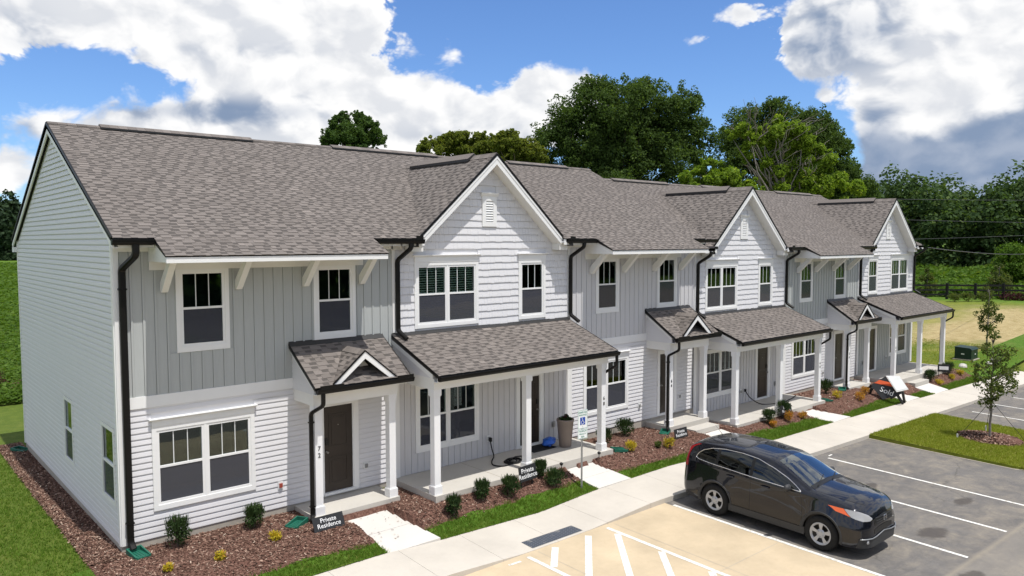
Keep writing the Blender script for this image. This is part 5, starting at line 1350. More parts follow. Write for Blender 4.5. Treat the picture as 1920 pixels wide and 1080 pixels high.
            for k in range(5):
                a0 = 2*math.pi*k/5+.95; MB().lathe([(0, .004), (.010, .004), (.011, -.012)], 8, (ax+.062*math.cos(a0), yo+sgn*-.008, AZ+.062*math.sin(a0)), 'y').build('wheel_nut', 'chrome', wh)
    return car
cz = float(gpark(12.12, -4.6))
build_car((12.10, -4.42, cz+.012), (0, .0195, -math.pi/2))

# ------------------------------------------------------------------ foliage
def leaf_mesh(name, m, blobs, n, size, parent=None, upb=.35, shell=.75, seed=0, asp=(.45, .8)):
    """n leaf-sized quads spread over the shells of ellipsoid clumps (cx,cy,cz,rx,ry,rz)"""
    r = np.random.default_rng(seed); B = np.array(blobs, float); wgt = (B[:, 3]*B[:, 4]*B[:, 5])**(2/3); idx = r.choice(len(B), n, p=wgt/wgt.sum())
    d = r.normal(0, 1, (n, 3)); d /= np.linalg.norm(d, axis=1)[:, None]; rad = np.clip(r.normal(shell, .22, n), .1, 1.12)[:, None]
    C = B[idx, :3] + d*rad*B[idx, 3:]
    nrm = d*.8 + r.normal(0, .7, (n, 3)); nrm[:, 2] += upb; nrm /= np.linalg.norm(nrm, axis=1)[:, None]
    t = np.cross(nrm, r.normal(0, 1, (n, 3))); t /= np.linalg.norm(t, axis=1)[:, None]; b = np.cross(nrm, t)
    L = (size*r.uniform(.55, 1.35, n))[:, None]/2; Wd = L*r.uniform(*asp, n)[:, None]; fold = nrm*L*.3
    V = np.stack([C-t*L, C-b*Wd+fold, C+t*L, C+b*Wd+fold], 1).reshape(-1, 3)
    return fastmesh(name, V, np.arange(4*n).reshape(-1, 4), m, parent)
def crown_blobs(c, rad, n, br, seed, flat=.75, holes_=0.):
    r = np.random.default_rng(seed); out = []
    while len(out) < n:
        p = r.uniform(-1, 1, 3); q = np.linalg.norm(p)
        if q > 1 or q < .35*r.uniform(): continue
        if p[2] < -.55: continue
        s = br*r.uniform(.6, 1.35); out.append((c[0]+p[0]*rad[0], c[1]+p[1]*rad[1], c[2]+p[2]*rad[2], s, s, s*flat))
    return out
def limb(mb, a, b, r0_, r1_, seed, wob=.12, n=6):
    r = random.Random(seed); a = Vector(a); b = Vector(b); L = (b-a).length; P = []
    for i in range(n+1):
        t = i/n; p = a.lerp(b, t); 
        if 0 < i < n: p += Vector((r.uniform(-1, 1), r.uniform(-1, 1), r.uniform(-.5, .8)))*L*wob*.35
        P.append(p)
    mb.tube(P, [r0_+(r1_-r0_)*i/n for i in range(n+1)], 7)
def tree(name, label, base, blobs, nleaf, leaf, m, trunk_r, bark='bark', seed=1, nlimb=10, group=None, cat='tree', shell=.75, upb=.35, bare=0):
    """blobs are in coordinates relative to the base"""
    root = thing(name, label, cat, base, group)
    top = max(b[2] for b in blobs); cxm = np.mean([b[0] for b in blobs]); cym = np.mean([b[1] for b in blobs])
    low = min(b[2] for b in blobs); t = MB(); th = low + (top-low)*.45
    limb(t, (0, 0, -.3), (cxm*.5, cym*.5, th), trunk_r, trunk_r*.45, seed, .05, 8)
    r = random.Random(seed+5)
    for i, b in enumerate(r.sample(list(blobs), min(nlimb, len(blobs)))):
        s_ = r.uniform(.35, .95); limb(t, (cxm*.5*s_, cym*.5*s_, th*s_), (b[0], b[1], b[2]), trunk_r*.32, trunk_r*.07, seed+i)
    t.build('trunk', bark, root, smooth=True)
    if bare:
        q = MB()
        for i in range(bare):
            b = r.choice(list(blobs)); a = (b[0]*.75+cxm*.25, b[1]*.75+cym*.25, b[2]-.6); e = Vector(a)+Vector((r.uniform(-1.6, 1.6), r.uniform(-2.4, .4), r.uniform(.4, 2.2)))
            limb(q, a, e, .055, .014, i+50, .3)
            for k in range(3): limb(q, Vector(a).lerp(e, r.uniform(.3, .8)), e+Vector((r.uniform(-1, 1), r.uniform(-1, 1), r.uniform(-.3, .8))), .028, .008, i*7+k, .3, 4)
        q.build('bare_branch', 'bark_grey', root, smooth=True)
    leaf_mesh('crown', m, blobs, nleaf, leaf, root, upb, shell, seed)
    return root
# ------------------------------------------------------------------ trees behind and beside the row
def gz1(x, y): return float(G(x, y))
def absolute_blobs(c, bl, z0, k, f, seed, flat=.85, sp=.8, rag=False):
    """split each clump into k smaller ones so the outline breaks up; heights become relative to the base"""
    r = np.random.default_rng(seed); out = []
    for (x, y, z, q) in bl:
        for i in range(k):
            d = r.normal(0, 1, 3); d /= np.linalg.norm(d); s = q*f*r.uniform(.7, 1.3)
            out.append((x+d[0]*q*sp, y+d[1]*q*sp, z-z0+d[2]*q*sp*.95, s, s, s*flat))
        if rag:
            for i in range(k):
                d = r.normal(0, 1, 3); d /= np.linalg.norm(d); s = q*f*.42*r.uniform(.6, 1.4); e = q*sp*r.uniform(1.15, 1.55)
                out.append((x+d[0]*e, y+d[1]*e, z-z0+d[2]*e, s, s, s*flat))
    return out
OAK_A = ((44.65, 25.55), [(-0.95,-0.14,16.15,2.59), (-2.04,2.10,16.96,1.94), (-2.17,1.94,18.14,1.12), (1.57,-0.87,16.94,1.94), (0.91,-0.31,17.94,1.12), (2.49,-3.10,16.57,1.55), (3.27,-3.39,17.20,0.95), (4.30,-2.99,14.97,1.38), (4.28,-4.19,14.08,1.04), (-4.04,3.02,16.14,1.47), (-3.73,4.56,14.76,1.64), (-5.19,4.40,13.83,1.21), (-2.13,3.12,14.54,2.38), (-0.42,0.15,13.30,2.59), (2.18,-1.47,14.13,2.16), (2.31,-3.28,12.48,1.94), (-2.48,2.39,12.42,1.94), (-3.87,3.95,12.50,1.30), (4.11,-3.73,12.42,1.12), (0.98,-0.21,11.31,2.38), (-1.16,1.28,10.68,2.16), (1.77,-3.25,10.33,1.94)])
OAK_B = ((67.33, 23.22), [(-3.63,4.01,17.13,1.99), (-4.78,4.29,15.60,1.57), (-2.90,2.07,17.71,1.67), (-2.17,0.91,18.26,1.46), (0.15,0.79,17.80,1.46), (1.06,-0.95,17.31,1.57), (2.10,-1.34,15.82,1.67), (2.94,-1.97,16.34,1.04), (3.01,-2.28,14.52,1.57), (3.67,-2.72,15.03,0.94), (-0.18,-0.38,15.61,2.61), (-2.13,2.96,15.02,2.61), (-5.43,4.35,13.79,1.57), (-3.72,4.32,12.15,2.09), (3.84,-2.91,12.68,1.31), (3.33,-4.29,11.45,1.46), (1.65,-3.03,12.25,2.09), (-1.91,0.04,12.79,2.87), (5.09,-3.86,10.58,1.46)])
LIME_A = ((48.73, 14.04), [(0.00,-0.23,13.53,1.01), (-0.13,0.20,14.58,0.62), (0.50,-0.85,13.35,0.86), (-1.13,0.85,13.26,0.94), (-2.63,2.09,13.93,0.62), (-3.08,2.47,13.74,0.47), (-1.83,1.53,12.95,0.78), (1.25,-1.17,12.74,0.78), (1.06,-0.50,12.14,1.01), (2.02,-1.78,11.76,0.86), (0.01,0.38,11.36,1.01), (-1.28,1.27,11.37,0.78), (1.00,-0.26,10.56,1.25), (2.40,-2.22,10.01,1.01), (2.89,-3.44,9.45,0.86), (-0.66,0.80,10.00,1.09), (1.79,-1.14,9.59,1.17), (-2.18,2.02,12.16,0.55)])
LIME_B = ((39.36, 13.79), [(-0.18,0.32,10.46,0.77), (-0.90,1.09,9.76,0.84), (0.19,-0.57,9.79,0.91), (-1.31,1.42,9.34,0.56), (-0.09,0.17,9.24,1.04), (0.91,-1.07,9.43,0.77), (1.61,-1.87,9.26,0.63), (-0.23,0.52,11.08,0.35)])
OLIVE_A = ((35.54, 36.06), [(-0.35,1.22,13.74,1.16), (-2.14,1.21,13.37,0.98), (-2.17,2.19,13.55,0.62), (0.16,-0.23,14.10,0.98), (-0.61,0.25,14.38,0.62), (1.20,-1.42,13.66,1.16), (1.21,-0.72,14.35,0.62), (0.91,-0.05,12.86,1.34), (1.79,-2.44,13.15,1.16)])
OLIVE_B = ((35.37, 28.29), [(-1.26,1.15,13.32,0.73), (-0.92,0.00,13.19,0.97), (0.34,-0.10,12.62,0.97), (0.66,-0.95,12.36,0.81), (-0.57,1.01,12.20,1.13), (0.69,-0.00,11.79,1.05), (1.06,-1.11,12.02,0.48)])
ROUND = ((30.69, 45.64), [(0.66,0.70,15.66,1.42), (-0.72,0.56,16.20,0.85), (0.86,-1.24,15.74,0.95), (0.90,-0.47,16.51,0.66), (-0.56,0.38,16.91,0.47), (0.47,-0.39,16.91,0.47), (-1.23,1.06,15.25,0.85), (1.75,-1.29,14.99,0.85), (-0.38,-0.49,14.57,1.61), (-1.75,1.18,14.79,0.57)])
YOUNG_A = ((24.87, -6.96), [(-0.00,0.03,2.63,0.21), (0.31,-0.16,2.28,0.28), (-0.16,0.16,2.17,0.27), (0.42,-0.29,1.66,0.25), (-0.29,0.34,1.67,0.25), (-0.07,-0.16,1.59,0.35), (-0.50,0.24,1.24,0.25), (0.43,-0.23,1.09,0.28), (-0.11,-0.04,0.97,0.32), (-0.31,0.13,0.65,0.21), (0.58,-0.38,1.49,0.12), (-0.49,0.44,1.49,0.12), (0.02,0.03,0.57,0.19), (0.18,-0.11,1.93,0.28)])
YOUNG_B = ((45.72, -0.30), [(0.01,0.06,3.12,0.15), (-0.05,-0.10,2.70,0.28), (0.16,-0.09,2.08,0.40), (-0.07,0.20,1.68,0.37), (0.31,-0.34,1.53,0.34), (-0.36,0.30,1.32,0.25), (0.01,-0.03,1.07,0.37)])
YOUNG_C = ((71.14, 6.64), [(-0.03,0.04,3.62,0.28), (0.17,0.21,2.91,0.51), (-0.16,0.32,2.14,0.64), (0.26,-0.32,2.24,0.60), (-0.24,-0.26,1.66,0.69)])
YOUNG_D = ((68.76, 11.63), [(0.01,0.05,3.17,0.24), (-0.09,-0.07,2.52,0.43), (-0.17,0.13,1.75,0.52), (0.25,-0.11,1.65,0.52)])
def place_tree(name, label, data, nleaf, leaf, m, tr, k=6, f=.5, seed=1, group=None, **kw):
    (x, y), bl = data; z0 = gz1(x, y)
    return tree(name, label, (x, y, z0), absolute_blobs(0, bl, z0, k, f, seed, rag=True), nleaf, leaf, m, tr, seed=seed, group=group, **kw)
def fill_low(data, n, r, q, zlo, zhi, seed):
    rr = np.random.default_rng(seed); a = rr.uniform(0, 2*np.pi, n); d = r*np.sqrt(rr.uniform(0, 1, n))
    return (data[0], data[1]+[(float(d[i]*np.cos(a[i])), float(d[i]*np.sin(a[i])), float(rr.uniform(zlo, zhi)), q) for i in range(n)])
GRP = 'tall trees behind the townhouses'
for bl_, extra in ((OAK_A[1], [(-1.0,.3,15.2,2.3),(1.2,-.6,15.4,2.2),(-2.6,2.4,13.6,2.1),(.3,.2,14.6,2.6),(2.9,-2.5,14.2,1.9),(-3.2,3.2,14.9,1.7),(-1.4,1.4,17.2,1.5),(2.3,-2.2,16.0,1.8),(-.2,.4,12.2,2.6)]), (OAK_B[1], [(-1.5,1.6,16.2,2.3),(1.0,-.6,15.9,2.2),(-3.4,3.4,14.6,2.0),(2.2,-2.0,14.2,2.0),(0,0,14.2,2.6),(-1.,1.,12.6,2.8)])): bl_ += extra
place_tree('oak_tree', 'huge dark green spreading oak rising highest behind the middle of the roofs', fill_low(OAK_A, 14, 4.5, 1.8, 6, 11, 3), 165000, .21, 'oak_leaf', .5, 22, .36, 11, GRP, nlimb=26, shell=.8)
place_tree('oak_tree', 'dark oak with a domed crown behind a lighter leafy tree', fill_low(OAK_B, 12, 4.5, 1.9, 6, 11, 4), 130000, .235, 'oak_leaf', .45, 22, .36, 12, GRP, nlimb=20, shell=.8)
place_tree('catalpa_tree', 'bright lime green tree with bare grey branches in front of the domed oak', LIME_A, 32000, .22, 'lime_leaf', .3, 5, .5, 13, GRP, nlimb=24, bare=26, bark='bark_grey')
place_tree('catalpa_tree', 'low bright lime green tree in the gap between the two big oaks', LIME_B, 13000, .23, 'lime_leaf', .22, 6, .48, 14, GRP, nlimb=12, bark='bark_grey')
place_tree('broadleaf_tree', 'olive green tree left of the highest oak, seen over the first gable', OLIVE_A, 34000, .21, 'olive_leaf', .28, 16, .38, 15, GRP, nlimb=14)
place_tree('broadleaf_tree', 'olive green tree half in front of the highest oak', OLIVE_B, 26000, .20, 'olive_leaf', .24, 16, .38, 16, GRP, nlimb=12)
place_tree('broadleaf_tree', 'small rounded tree alone above the ridge of the nearest roof', ROUND, 34000, .21, 'round_leaf', .28, 18, .38, 17, GRP, nlimb=14)
def young(label, base, bl, nleaf, leaf, seed, stake=False, tr=.045, m='young_leaf'):
    (x, y), b = bl; z0 = gz1(*base) if not stake else float(island_z(*base))+.06
    root = thing('young_tree', label, 'tree', (*base, z0), 'young trees planted on the lawns')
    blobs = absolute_blobs(0, [(px+x-base[0], py+y-base[1], pz, q) for px, py, pz, q in b], z0, 4, .6, seed, 1.)
    top = max(q[2] for q in blobs); t = MB(); r = random.Random(seed)
    P = [(0, 0, -.1)]+[(r.uniform(-.03, .03)*(i > 0), r.uniform(-.03, .03)*(i > 0), top*.96*i/7) for i in range(8)]; t.tube(P, [tr*1.15]+[tr*(1-.85*i/7) for i in range(8)], 8)
    for i, q in enumerate(blobs): s = max(.25, (q[2]-.35*math.hypot(q[0], q[1])*1.6-.1)/top); t.tube([(0, 0, top*min(s, .92)), (q[0]*.5, q[1]*.5, q[2]*.6+top*min(s, .92)*.4), q[:3]], [tr*.35, tr*.22, tr*.1], 5)
    t.build('trunk', 'bark_grey', root, smooth=True)
    leaf_mesh('crown', m, blobs, nleaf, leaf, root, .2, .8, seed)
    if stake:
        for a in (.4, 2.5, 4.6):
            e = (1.15*math.cos(a), 1.15*math.sin(a), .0)
            MB().tube([(0, 0, 1.25), e], .008, 5).build('guy_rope', 'rubber_black', root)
            MB().box(e[0]-.02, e[0]+.02, e[1]-.02, e[1]+.02, -.12, .14).build('peg', 'box_white', root, fix=False)
        MB().lathe([(tr*1.05, -.04), (tr*1.3, -.02), (tr*1.3, .02), (tr*1.05, .04)], 10, (0, 0, 1.25)).build('tie', 'rubber_black', root)
    return root
young('young maple in a mulch ring on the grass island, held by guy ropes', TREEB, YOUNG_A, 1700, .10, 31, True)
young('slim young tree just beyond the grass island, partly behind the staked maple', (45.55, -.44), YOUNG_B, 1500, .12, 32, tr=.05)
young('young tree with a pale trunk in front of the fence, beside the red hedge', (71.1, 6.6), YOUNG_C, 1500, .2, 33, tr=.06)
young('slender young tree by the fence nearest to the last gable', (68.7, 11.5), YOUNG_D, 1100, .2, 34, tr=.05)
# woods
def wood(name, spots, kinds, m, per, leaf, seed):
    r = np.random.default_rng(seed); Vs = []; n0 = 0; Qs = []
    protos = []
    for k in range(kinds):
        bl = crown_blobs((0, 0, .56), (.36, .36, .46), 26, .145, seed+k, 1.); bl += [(0.25*math.cos(a), .25*math.sin(a), .12, .17, .17, .14) for a in np.linspace(0, 6.28, 7)]
        rr = np.random.default_rng(seed+90+k); B = np.array(bl); idx = rr.integers(0, len(B), per); d = rr.normal(0, 1, (per, 3)); d /= np.linalg.norm(d, axis=1)[:, None]
        C = B[idx, :3]+d*np.clip(rr.normal(.85, .18, per), .2, 1.1)[:, None]*B[idx, 3:]; protos.append((C, d))
    for i, (x, y, h, w) in enumerate(spots):
        C, d = protos[r.integers(kinds)]; a = r.uniform(0, 6.28); ca, sa = math.cos(a), math.sin(a)
        Rm = np.array([[ca, -sa, 0], [sa, ca, 0], [0, 0, 1]]); P = (C@Rm.T)*np.array([w, w, h]) + np.array([x, y, gz1(x, y)-.3]); D = d@Rm.T
        nrm = D*.8+r.normal(0, .6, D.shape); nrm[:, 2] += .4; nrm /= np.linalg.norm(nrm, axis=1)[:, None]
        t = np.cross(nrm, r.normal(0, 1, D.shape)); t /= np.linalg.norm(t, axis=1)[:, None]; b = np.cross(nrm, t); L = (leaf*r.uniform(.6, 1.4, len(P)))[:, None]/2
        Vs.append(np.stack([P-t*L, P-b*L*.7, P+t*L, P+b*L*.7], 1).reshape(-1, 3))
    V = np.vstack(Vs); return stuff(fastmesh(name, V, np.arange(len(V)).reshape(-1, 4), m))
r = random.Random(5); sp = []
for row, (dd, hh) in enumerate(((127, 10), (134, 12.3), (142, 13.8), (151, 15))):
    a = -4+row*.9
    while a < 34:
        d = dd+r.uniform(-3, 3); az = R(a); h = hh*r.uniform(.78, 1.14)*(1.0+.10*max(0, (16-a)/10) if row > 1 else 1); sp.append((-3.7+d*math.cos(az), -15.4+d*math.sin(az), h, h*r.uniform(.62, .85))); a += r.uniform(1.9, 3.1)
wood('wood', sp, 4, 'forest_leaf', 3800, .60, 40)
sp = []
for row, (dd, hh) in enumerate(((158, 9.0), (166, 10.2), (174, 11))):
    a = 76+row*.7
    while a < 104:
        d = dd+r.uniform(-3, 3); az = R(a); h = hh*r.uniform(.85, 1.12); sp.append((-3.7+d*math.cos(az), -15.4+d*math.sin(az), h, h*r.uniform(.42, .6))); a += r.uniform(1.5, 2.6)
wood('pine_wood', sp, 3, 'pine_leaf', 1900, .8, 60)

r = random.Random(9); sp = []
for i in range(46):                                   # woods across the road, mirrored in the window panes
    x = -55+i*3.6; h = r.uniform(11, 15); sp.append((x+r.uniform(-1, 1), -50-r.uniform(0, 8), h, h*r.uniform(.6, .8)))
wood('wood', sp, 3, 'forest_leaf', 900, 1.3, 80)
# ------------------------------------------------------------------ fence and wires
def fence():
    f = thing('fence', 'long black post-and-rail fence across the meadow beyond the lawn', 'fence', (66, 7, .6), None, True)
    L = [(63.2, 13.6), (65.3, 11.6), (67.4, 9.4), (68.6, 7.6), (69.9, 5.9), (70.9, 3.9), (71.7, 1.6), (72.4, -.7), (73.0, -3.0), (73.5, -5.4), (73.9, -7.8), (74.2, -10.2)]
    for i, (x, y) in enumerate(L):
        z = gz1(x, y); MB().box(x-.09, x+.09, y-.09, y+.09, z-.3, z+1.38).build('post', 'fence_black', f, fix=False)
    for (x0, y0), (x1, y1) in zip(L, L[1:]):
        for h in (.40, .80, 1.20): MB().bar((x0, y0, gz1(x0, y0)+h), (x1, y1, gz1(x1, y1)+h), .05, .15).build('rail', 'fence_black', f)
fence()
def wire(label, a, b, sag, rad=.022):
    A, B = Vector(a), Vector(b); D = (B-A)*.7; A = A-D*.35; B = B+D
    P = [A.lerp(B, t)-Vector((0, 0, sag*4*t*(1-t)*.4)) for t in np.linspace(0, 1, 26)]
    o = MB().tube(P, rad, 5).build('power_line', 'wire', smooth=True); tag(o, label, 'power line', 'power lines in front of the wood'); return o
wire('highest of the three power lines crossing in front of the wood', (100.71, 26.88, 11.3), (112.78, 16.34, 11.2), .3)
wire('middle of the three power lines crossing in front of the wood', (101.38, 26.07, 8.6), (112.65, 16.21, 8.3), .3)
wire('lowest of the three power lines crossing in front of the wood', (101.8, 25.5, 6.1), (112.58, 16.13, 6.6), .3)
o = MB().tube([Vector((36.05, -.62, 5.55)).lerp(Vector((66, 3.45, 4.80)), t)-Vector((0, 0, .5*t*(1-t))) for t in np.linspace(0, 2.2, 30)], .018, 5).build('service_cable', 'wire', smooth=True); tag(o, 'dark service cable leaving the eave corner of the last townhouse', 'cable')

# ------------------------------------------------------------------ planting beds
def shrub(label, loc, h, w, seed, m='shrub_leaf', name='shrub', n=900, leaf=.055, group='clipped green shrubs in the mulch beds', cat='shrub', spiky=.3):
    root = thing(name, label, cat, (loc[0], loc[1], gz1(*loc[:2])), group); r = random.Random(seed)
    bl = [(0, 0, h*.45, w*.40, w*.40, h*.40)] + [(r.uniform(-.28, .28)*w, r.uniform(-.28, .28)*w, h*r.uniform(.35, .78), w*.22, w*.22, h*.22) for _ in range(7)]
    st = MB()
    for i in range(9):
        a = r.uniform(0, 6.28); e = (w*.3*math.cos(a)*r.uniform(.3, 1), w*.3*math.sin(a)*r.uniform(.3, 1), h*r.uniform(.6, 1.0)); st.tube([(0, 0, -.03), (e[0]*.4, e[1]*.4, e[2]*.4), e], [.012, .009, .004], 5)
    st.build('stem', 'bark', root)
    leaf_mesh('foliage', m, bl, n, leaf, root, .5, .82, seed, (.35, .6))
    # upright young shoots
    V = []; rr = np.random.default_rng(seed+1); k = int(n*spiky); a = rr.uniform(0, 6.28, k); q = w*.42*np.sqrt(rr.uniform(0, 1, k)); base = np.stack([q*np.cos(a), q*np.sin(a), h*(.62+.25*rr.uniform(0, 1, k)*(1-q/(w*.5)))], 1)
    tip = base+np.stack([np.cos(a)*.03, np.sin(a)*.03, h*rr.uniform(.12, .30, k)], 1); s = np.stack([-np.sin(a), np.cos(a), 0*a], 1)*.010
    fastmesh('shoots', np.stack([base-s, base+s, tip+s*.4, tip-s*.4], 1).reshape(-1, 3), np.arange(4*k).reshape(-1, 4), m, root)
    return root
S_ = [('dark green shrub nearest the corner of the blank end wall', 0.88, -0.4, .62, .52),
 ('dark green shrub between the paired window and the green splash block', 2.38, -0.4, .50, .48),
 ('green shrub at the left end of the bed below the hose porch', 6.1, -2.22, .50, .42),
 ('upright green shrub second from the left below the hose porch', 7.05, -2.02, .50, .42),
 ('broad green shrub just left of the dark residence sign by the hose porch', 7.8, -2.12, .52, .50),
 ('green shrub behind the dark residence sign below the hose porch', 9.02, -1.84, .44, .38),
 ('spreading green shrub beside the pole of the parking sign', 9.17, -2.22, .46, .62),
 ('round green shrub beside the column numbered 68', 12.75, -0.62, .48, .50),
 ('green shrub under the window right of the column numbered 68', 13.9, -0.42, .56, .62),
 ('green shrub under the middle porch, left of its residence sign', 19.45, -1.97, .52, .50),
 ('green shrub directly behind the sign of the middle porch', 20.55, -1.85, .60, .55),
 ('green shrub under the window of the townhouse numbered 56', 25.8, -0.75, .60, .66),
 ('round green shrub below the far porch steps', 33.1, -2.0, .56, .60),
 ('green shrub at the far corner of the last porch', 35.4, -1.95, .66, .62)]
for i, (lb, x, y, h, w) in enumerate(S_): shrub(lb, (x, y), h, w, 100+i)
Y_ = [('yellow leaf plant lowest in the bed of the nearest townhouse', 0.4, -1.42, .16, .20, 'gold_leaf'),
 ('yellow leaf plant in front of the twin window of the nearest townhouse', 1.27, -1.55, .18, .22, 'gold_leaf'),
 ('yellow leaf plant left of the nearest residence sign', 2.42, -1.32, .20, .28, 'gold_leaf'),
 ('yellow and green plant beside the splash block at column 68', 12.65, -1.7, .34, .34, 'gold_leaf'),
 ('small green plant between two yellow ones in front of house 64', 13.66, -1.85, .20, .24, 'young_leaf'),
 ('golden plant below the residence sign of house 64', 13.98, -2.0, .34, .40, 'gold_leaf'),
 ('low amber plant right of the first shrub at the middle porch', 19.4, -2.15, .24, .30, 'amber_leaf'),
 ('tall amber plant in front of the sign at the middle porch', 20.45, -2.12, .42, .40, 'amber_leaf'),
 ('amber plant beside the walk of the middle porch', 21.3, -2.18, .30, .34, 'amber_leaf'),
 ('golden plant in front of the shrub at house 56', 25.15, -1.52, .34, .46, 'gold_leaf'),
 ('amber plant left of the fallen sold sign legs', 26.0, -2.04, .38, .48, 'amber_leaf'),
 ('amber plant under the left legs of the sold sign', 26.98, -1.78, .34, .44, 'amber_leaf'),
 ('golden plant right of the far porch steps', 33.4, -2.28, .26, .40, 'gold_leaf'),
 ('golden plant in the middle of the far bed', 35.1, -2.2, .28, .40, 'gold_leaf'),
 ('golden plant at the end of the far bed', 36.45, -2.12, .28, .40, 'gold_leaf')]
for i, (lb, x, y, h, w, m) in enumerate(Y_): shrub(lb, (x, y), h, w, 200+i, m, 'bedding_plant', 420, .05, 'yellow and amber bedding plants', 'plant', .12)
for i, (x, y) in enumerate(((65.4, 8.1), (66.3, 7.4), (67.2, 6.6))):
    shrub(('low bush by the fence nearest the last gable', 'middle one of three low bushes along the fence', 'low bush by the fence nearest the pale-trunked young tree')[i], (x, y), .8, 1.1, 300+i, 'young_leaf', 'bush', 420, .14, 'low bushes along the fence', 'bush', .1)
shrub('large round green bush beyond the right end of the fence', (86.4, 9.2), 4.6, 6.0, 310, 'weed_leaf', 'bush', 5200, .34, None, 'bush', .03)
shrub('dark red bush on mulch behind the blank end wall', (.3, 21.2), .75, 1.7, 311, 'red_leaf', 'bush', 1500, .09, None, 'bush', .2)
structure(strip('mulch_bed', 'mulch', -2.5, 3, 20.3, 22.6, G, .3, 6, .03))
bl = [(1.0*i*.34, -.62*i*.34*2.2*.5, .25, .55, .55, .3) for i in range(-6, 10)]
hedge = thing('hedge', 'low dark red hedge in front of the fence at the right edge', 'hedge', (70.3, 3.6, gz1(70.3, 3.6)))
leaf_mesh('foliage', 'red_leaf', [(.25*t, -.75*t, .30, .6, .6, .42) for t in np.linspace(-2.6, 8, 15)], 2600, .16, hedge, .4, .8, 77)

# ------------------------------------------------------------------ small things on the ground
def splash(label, x, y, rz):
    z = gz1(x, y)+.01; t = thing('splash_block', label, 'splash block', (x, y, z), 'green splash blocks'); t.rotation_euler = (0, 0, rz)
    m = MB(); m.box(-.14, .14, -.42, 0, 0, .03); m.prism([(-.14, 0, .03), (-.14, -.42, .03), (-.14, -.42, .05), (-.14, 0, .11)], (.03, 0, 0)); m.prism([(.11, 0, .03), (.11, -.42, .03), (.11, -.42, .05), (.11, 0, .11)], (.03, 0, 0)); m.box(-.11, .11, -.03, 0, .03, .11)
    m.build('tray', 'splash_green', t)
    for k in range(3): MB().box(-.06+.05*k, -.04+.05*k, -.38, -.08, .030, .038).build('rib', 'splash_green', t, fix=False)
    return t
splash('green splash block at the foot of the corner downspout of the blank end wall', .17, -.12, .15)
splash('green splash block sloping towards the nearest yard sign', 3.28, -.74, -1.05)
splash('green splash block right of the column numbered 68', 12.1, -1.5, 1.2)
splash('green splash block at the stepped entry behind the car', 15.35, -.85, -1.1)
splash('green splash block below the entry next to the far porch', 27.2, -.75, -1.1)
splash('green splash block right of the last column of the middle porch', 24.1, -1.45, 1.2)
splash('pale grey-green splash block at the back corner of the blank end wall', -.28, 9.95, .6)
def yard_sign(label, x, y, z, w, h, lean, rz, legs=.25):
    t = thing('yard_sign', label, 'sign', (x, y, z), 'private residence signs'); t.rotation_euler = (0, 0, rz)
    c, s = math.cos(lean), math.sin(lean)
    q = lambda a, b, d=0: (a, b*s-d*c, b*c+d*s)
    b = MB().prism([q(-w/2, 0), q(w/2, 0), q(w/2, h), q(-w/2, h)], Vector((0, .012*c, -.012*s))).build('panel', 'sign_black', t)
    for sx in (-w*.32, w*.32): MB().bar(q(sx, h*.6, -.02), (sx, .02+legs*.1, -legs), .02, .02).build('leg', 'sign_black', t)
    for i, tx in enumerate(('Private', 'Residence')):
        text('lettering', tx, h*.44, 'letter_white', t, face_matrix(q(0, h*(.68-.36*i), .002), (1, 0, 0), q(0, 1)), .002)
    return t
yard_sign('black private residence sign leaning back in the mulch beside entry 72', 3.50, -1.52, gz1(3.5, -1.52)+.02, .68, .29, .45, .0, .1)
yard_sign('dark private residence sign standing in front of the hose porch column', 8.46, -2.06, .17, .60, .36, .18, .10, .4)
yard_sign('dark private residence sign beside the step of entry 64', 15.05, -1.66, -.01, .62, .29, .2, .0, .25)
yard_sign('dark private residence sign in front of the middle porch', 20.55, -2.0, -.04, .70, .30, .2, .0, .4)
t = thing('yard_sign', 'grey sign seen nearly edge-on at the last porch corner', 'sign', (34.5, -2.05, gz1(34.5, -2.05)+.12)); t.rotation_euler = (0, 0, -1.1)
MB().box(-.25, .25, -.01, .01, .2, .55).build('panel', 'sign_black', t, fix=False); MB().box(-.19, .19, -.016, -.011, .3, .46).build('notice', 'letter_white', t, fix=False); MB().box(-.22, -.2, -.01, .01, -.1, .2).build('leg', 'sign_black', t, fix=False); MB().box(.2, .22, -.01, .01, -.1, .2).build('leg', 'sign_black', t, fix=False)
